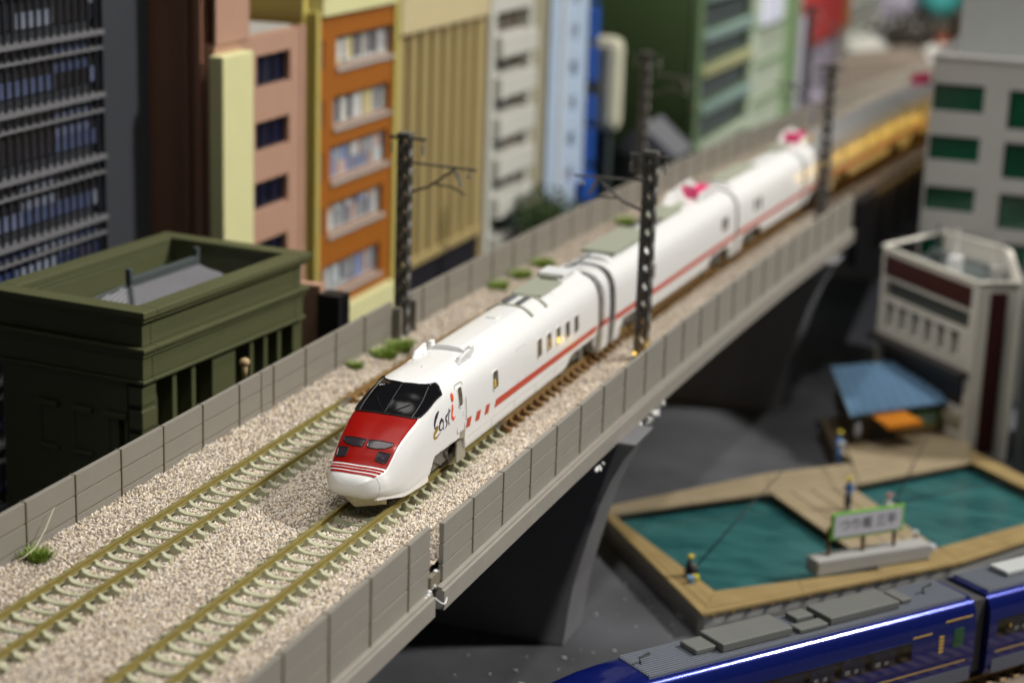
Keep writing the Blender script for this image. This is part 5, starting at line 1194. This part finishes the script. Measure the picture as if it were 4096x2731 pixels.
# ------------------------------------------------------------------ little people (continuous skinned bodies)
def person(loc, rz, pose, cols, label, hat=None):
    t = thing('person', label, 'person', loc, rz)
    S = 1.12/1.75
    if pose == 'stand':
        J = {'hip': (0, 0, .92), 'ch': (0, 0, 1.25), 'nk': (0, 0, 1.47), 'hd': (0, .02, 1.64), 'lk': (-.10, .03, .48), 'lf': (-.10, 0, .05), 'lt': (-.10, .16, .03), 'rk': (.10, .03, .48), 'rf': (.10, 0, .05), 'rt': (.10, .16, .03),
             'le': (-.27, .02, 1.15), 'lh': (-.20, .25, 1.08), 're': (.27, .02, 1.15), 'rh': (.20, .25, 1.08)}
    else:
        J = {'hip': (0, 0, .22), 'ch': (0, .06, .56), 'nk': (0, .10, .78), 'hd': (0, .14, .95), 'lk': (-.13, .42, .40), 'lf': (-.12, .46, .05), 'lt': (-.12, .62, .03), 'rk': (.13, .42, .40), 'rf': (.12, .46, .05), 'rt': (.12, .62, .03),
             'le': (-.24, .16, .50), 'lh': (-.10, .42, .52), 're': (.24, .16, .50), 'rh': (.10, .42, .52)}
    names = list(J); vs = [Vector(J[k])*S for k in names]; ix = {k: i for i, k in enumerate(names)}
    E_ = [('hip', 'ch'), ('ch', 'nk'), ('nk', 'hd'), ('hip', 'lk'), ('lk', 'lf'), ('lf', 'lt'), ('hip', 'rk'), ('rk', 'rf'), ('rf', 'rt'), ('ch', 'le'), ('le', 'lh'), ('ch', 're'), ('re', 'rh')]
    R_ = {'hip': .15, 'ch': .17, 'nk': .07, 'hd': .11, 'lk': .075, 'rk': .075, 'lf': .05, 'rf': .05, 'lt': .045, 'rt': .045, 'le': .055, 're': .055, 'lh': .045, 'rh': .045}
    me = bpy.data.meshes.new('body'); me.from_pydata(vs, [(ix[a], ix[b]) for a, b in E_], []); o = bpy.data.objects.new('body', me); C.objects.link(o); o.parent = t
    sk = o.modifiers.new('skin', 'SKIN'); sk.use_smooth_shade = True
    for i, k in enumerate(names): me.skin_vertices[0].data[i].radius = (R_[k]*S, R_[k]*S); me.skin_vertices[0].data[i].use_root = (k == 'hip')
    o.modifiers.new('sub', 'SUBSURF').render_levels = 1; me.materials.append(M_[cols[0]])
    h = Vector(J['hd'])*S
    MB().ball(h, .115*S, .125*S, .14*S, 10, 8).ball(h+Vector((0, .12*S, 0)), .02*S, .03*S, .025*S, 5, 4).obj('face', 'skin', t, smooth=True)
    for q in (-1, 1): MB().ball(Vector(J['lh' if q < 0 else 'rh'])*S, .045*S, .06*S, .045*S, 6, 5).obj('hand', 'skin', t, smooth=True)
    if hat: MB().ball(h+Vector((0, -.01*S, .05*S)), .135*S, .14*S, .11*S, 10, 6).box(h.x-.09*S, h.x+.09*S, h.y+.05*S, h.y+.22*S, h.z+.05*S, h.z+.07*S).obj('hat', hat, t, smooth=False)
    lg = MB()
    if cols[1]:
        for q in 'lr':
            lg.tube([Vector(J['hip'])*S+Vector((-.05 if q == 'l' else .05, 0, 0))*S, Vector(J[q+'k'])*S, Vector(J[q+'f'])*S], [.125*S, .095*S, .07*S], 8)
        lg.obj('trousers', cols[1], t, smooth=True)
    return t
person((5.74, 27.5, DZ), radians(-110), 'stand', ('cloth_blue', 'cloth_blue'), 'angler in blue with a yellow hat and white bag, standing at the back walkway', 'hat_yellow')
o = MB().ball((5.86, 27.28, DZ+.72), .12, .10, .13).obj('bag', 'cloth_white', smooth=True); tag(o, 'round white bag carried by the blue dressed angler at the back walkway', 'bag')
person((6.95, 22.9, DZ), radians(160), 'stand', ('cloth_blue', 'cloth_black'), 'angler in blue top and dark trousers with a yellow hat on the middle walkway', 'hat_yellow')
person((8.1, 23.1, DZ), radians(-60), 'sit', ('cloth_white', 'cloth_red'), 'seated angler in white top and red trousers with a pink hat on the middle walkway', 'hat_pink')
person((3.75, 15.35, DZ), radians(-35), 'sit', ('cloth_black', 'cloth_black'), 'seated angler in black at the front left walkway, fishing', 'hat_yellow')
person((9.5, 20.25, DZ), radians(150), 'sit', ('train_blue', 'train_blue'), 'person in blue seated behind the sign board', 'cloth_white')
for (x, y, m_, lb) in ((4.05, 15.15, 'hat_yellow', 'small yellow bucket beside the black dressed angler'), (3.95, 15.02, 'roof_blue', 'small light blue cool box beside the black dressed angler'), (9.95, 20.5, 'paper', 'small white bucket behind the right end of the sign')):
    o = MB().tube([(x, y, DZ+.01), (x, y, DZ+.2)], [.09, .11], 12).obj('bucket', m_); tag(o, lb, 'bucket')
def rod(a, b_, label):
    o = MB().tube([a, Vector(a).lerp(Vector(b_), .5)+Vector((0, 0, .06)), b_], [.03, .022, .012], 5).obj('fishing_rod', 'cloth_black', smooth=True); tag(o, label, 'fishing rod', 'fishing rods over the pools')
rod((3.98, 15.55, DZ+.36), (5.75, 19.0, DZ+2.6), 'long dark fishing rod of the black dressed angler over the left pool')
rod((5.95, 27.3, DZ+.75), (7.05, 24.2, DZ+.5), 'dark fishing rod of the angler at the back walkway pointing to the right pool')
rod((8.35, 23.3, DZ+.36), (8.9, 26.0, DZ+1.9), 'dark fishing rod of the seated angler rising over the right pool')
rod((8.35, 23.2, DZ+.36), (11.5, 26.3, DZ+.6), 'second thin rod stretching far across the right pool')
# ------------------------------------------------------------------ blue limited express in the corner
bd = (Vector((12.19, 12.42, 0))-Vector((6.16, 4.59, 0))).normalized(); bang = atan2(-bd.x, bd.y)
def blue_car(name, label, origin, L, nose):
    t = thing(name, label, 'train car', (origin[0], origin[1], GZ+.32), bang, 'cars of the blue train')
    sp = [(0, 2.42), (.30, 2.42), (.56, 2.40), (.72, 2.33), (.83, 2.18), (.90, 1.95), (.92, 1.5), (.92, .9), (.90, .42), (.84, .22)]
    pr = [catmull(sp, k) for k in np.linspace(0, 9, 37)]
    ys_ = ([-4.6, -4.4, -4.0, -3.4, -2.6, -1.8, -1.0, -.4] if nose else [])+[0, .02, L-.02, L]
    vs = []
    for y in ys_:
        t_ = 1 if y >= 0 else max(.05, (1-(-y/4.65)**2.4)**.5)
        zs = 1 if y >= 0 else .25+.75*max(0, (1-(-y/4.65)**1.9))**.75
        for i in range(-36, 37):
            x, z = pr[abs(i)]; vs.append(((x if i >= 0 else -x)*(t_**.6), y, .22+(z-.22)*zs))
    n = 73; fs = [(j*n+i, j*n+i+1, (j+1)*n+i+1, (j+1)*n+i) for j in range(len(ys_)-1) for i in range(n-1)]+[tuple(range(n))[::-1], tuple(range((len(ys_)-1)*n, len(ys_)*n))]
    MB().add(vs, fs).obj('body_shell', 'train_blue', t, smooth=True).data.set_sharp_from_angle(angle=radians(60))
    MB().box(-.62, .62, .15, L-.15, 2.37, 2.445).obj('roof_panel', 'roof_train', t)
    src = None
    for i in range(13):
        x = -.57+.095*i
        if src is None: src = MB().box(-.020, .020, .17, L-.17, 2.446, 2.475).obj('roof_rib', 'roof_train', t)
        o = src if i == 0 else src.copy()
        if i: C.objects.link(o); o.parent = t
        o.location = (x, 0, 0)
    for q in (-1, 1):
        MB().box(*sorted((q*.915, q*.926)), .6 if nose else .3, L-2.2, 1.22, 1.72).obj('window_strip', 'black_glass', t, bevel=.004)
        k = 0; y = .8
        while y < L-2.9:
            f = MB().box(*sorted((q*.922, q*.930)), y, y+.78, 1.27, 1.67).obj('window', 'navy_glass', t, bevel=.003); 
            MB().box(*sorted((q*.931, q*.935)), y+.12, y+.22+.1*random.random(), 1.30, 1.42).box(*sorted((q*.931, q*.935)), y+.42, y+.55, 1.30, 1.36+.08*random.random()).obj('seat_cover', 'unit_grey', f); y += 1.0
        MB().box(*sorted((q*.922, q*.928)), .3, L-.3, .82, .845).obj('gold_line', 'train_gold', t)
        MB().box(*sorted((q*.915, q*.929)), L-.78, L-.42, 1.25, 1.78).obj('door_window', 'green_glass', t, bevel=.004)
        MB().box(*sorted((q*.915, q*.927)), .2, L-.1, .24, .62).obj('skirt', 'skirt_grey', t)
        for z in (1.22, 1.32, 1.42, 1.52, 1.62): MB().box(*sorted((q*.922, q*.931)), L-1.28, L-1.12, z, z+.06).obj('gold_lettering', 'train_gold', t)
        MB().box(*sorted((q*.915, q*.929)), L-1.1, L-.15, 2.02, 2.05).obj('gold_line', 'train_gold', t)
        MB().box(*sorted((q*.915, q*.929)), L-2.2, L-1.55, 1.80, 1.83).obj('gold_line', 'train_gold', t)
        MB().tube([(q*.80, 1.5, .12), (q*.80, 3.6, .12)], .1, 8).tube([(q*.80, L-3.6, .12), (q*.80, L-1.5, .12)], .1, 8).obj('bogie_side', 'dark_steel', t)
    return t
def rb(par, x0, x1, y0, y1, z0, z1, name='roof_unit', m='unit_grey', bv=.03): MB().box(x0, x1, y0, y1, z0, z1).obj(name, m, par, bevel=bv)
o0 = Vector((11.85, 12.72, 0))-bd*10.5-Vector((bd.y, -bd.x, 0))*.40
c1_ = blue_car('blue_head_car', 'metallic blue head car with a ribbed grey roof, in the lower right corner', o0, 10.35, True)
rb(c1_, -.46, .46, 2.4, 4.55, 2.48, 2.70); rb(c1_, -.36, .28, 1.75, 2.35, 2.48, 2.62); rb(c1_, -.46, .46, 5.75, 8.05, 2.48, 2.68); rb(c1_, -.5, -.05, 5.1, 5.65, 2.48, 2.62); rb(c1_, .12, .5, 4.75, 5.65, 2.48, 2.60); rb(c1_, -.38, .30, 8.25, 8.6, 2.48, 2.60)
for y in (.35, 9.3): MB().tube([(0, y, 2.45), (0, y-.05, 2.62), (0, y+.25, 2.68)], .035, 6).obj('antenna', 'dark_steel', c1_)
c2_ = blue_car('blue_middle_car', 'second metallic blue car with a gold emblem, behind the blue head car', o0+bd*10.85, 12.5, False)
rb(c2_, -.4, .25, 1.2, 2.9, 2.48, 2.62, m='r1_top')
for q in (-1, 1):
    MB().tube([(q*.922, 1.9, 1.55), (q*.930, 1.9, 1.55)], .26, 20).obj('gold_emblem', 'train_gold', c2_)
    MB().box(*sorted((q*.922, q*.929)), .75, 1.45, 1.42, 1.52).box(*sorted((q*.922, q*.929)), .9, 1.25, 1.56, 1.66).obj('gold_lettering', 'train_gold', c2_)
bl_ = MB().box(-.72, .72, 10.37, 10.83, .3, 2.3).obj('bellows', 'bellows', c1_)
# its track
tt = thing('railway_track', 'lower track with golden sleepers under the blue train', 'track', (o0.x, o0.y, GZ), bang)
for q in (-1, 1): MB().box(q*.486-.035, q*.486+.035, -8, 32, .20, .32).obj('rail', 'rail_brown', tt)
MB().box(-1.3, 1.3, -8, 32, .01, .12).obj('track_bed', 'ballast_base', tt)
s0 = None
for i in range(80):
    if s0 is None: s0 = MB().box(-.82, .82, -.10, .10, .13, .20).obj('sleeper', 'wood', tt, bevel=.01); o = s0
    else: o = s0.copy(); C.objects.link(o); o.parent = tt
    o.location = (0, -7.8+i*.5, 0)
# second lower track at the very corner
tb = thing('railway_track', 'pale gold track edge in the extreme lower right corner', 'track', (o0.x+bd.y*2.9, o0.y-bd.x*2.9, GZ), bang)
for q in (-1, 1): MB().box(q*.486-.035, q*.486+.035, -8, 32, .20, .32).obj('rail', 'rail_brass', tb)
MB().box(-1.3, 1.2, -8, 32, .01, .12).obj('track_bed', 'ballast_base', tb)
for i in range(80):
    o = s0.copy(); C.objects.link(o); o.parent = tb; o.location = (0, -7.8+i*.5, 0)
# crumbs on the dark ground
cr_ = MB()
for i in range(260):
    x, y = random.uniform(-1, 9), random.uniform(-2, 16); s = random.uniform(.015, .05); cr_.ball((x, y, GZ+s*.5), s*random.uniform(.7, 2), s, s*.6, 5, 3)
o = cr_.obj('crumbs', 'sill_grey'); o['kind'] = 'stuff'; o['label'] = 'pale crumbs and dust scattered on the dark ground'
o = MB().tube([(2.1, 4.0, GZ+.03), (2.9, 4.6, GZ+.05), (3.3, 4.5, GZ+.03)], .06, 6).obj('wood_splinter', 'straw', smooth=True); tag(o, 'pale splinter lying on the dark ground under the viaduct', 'splinter')
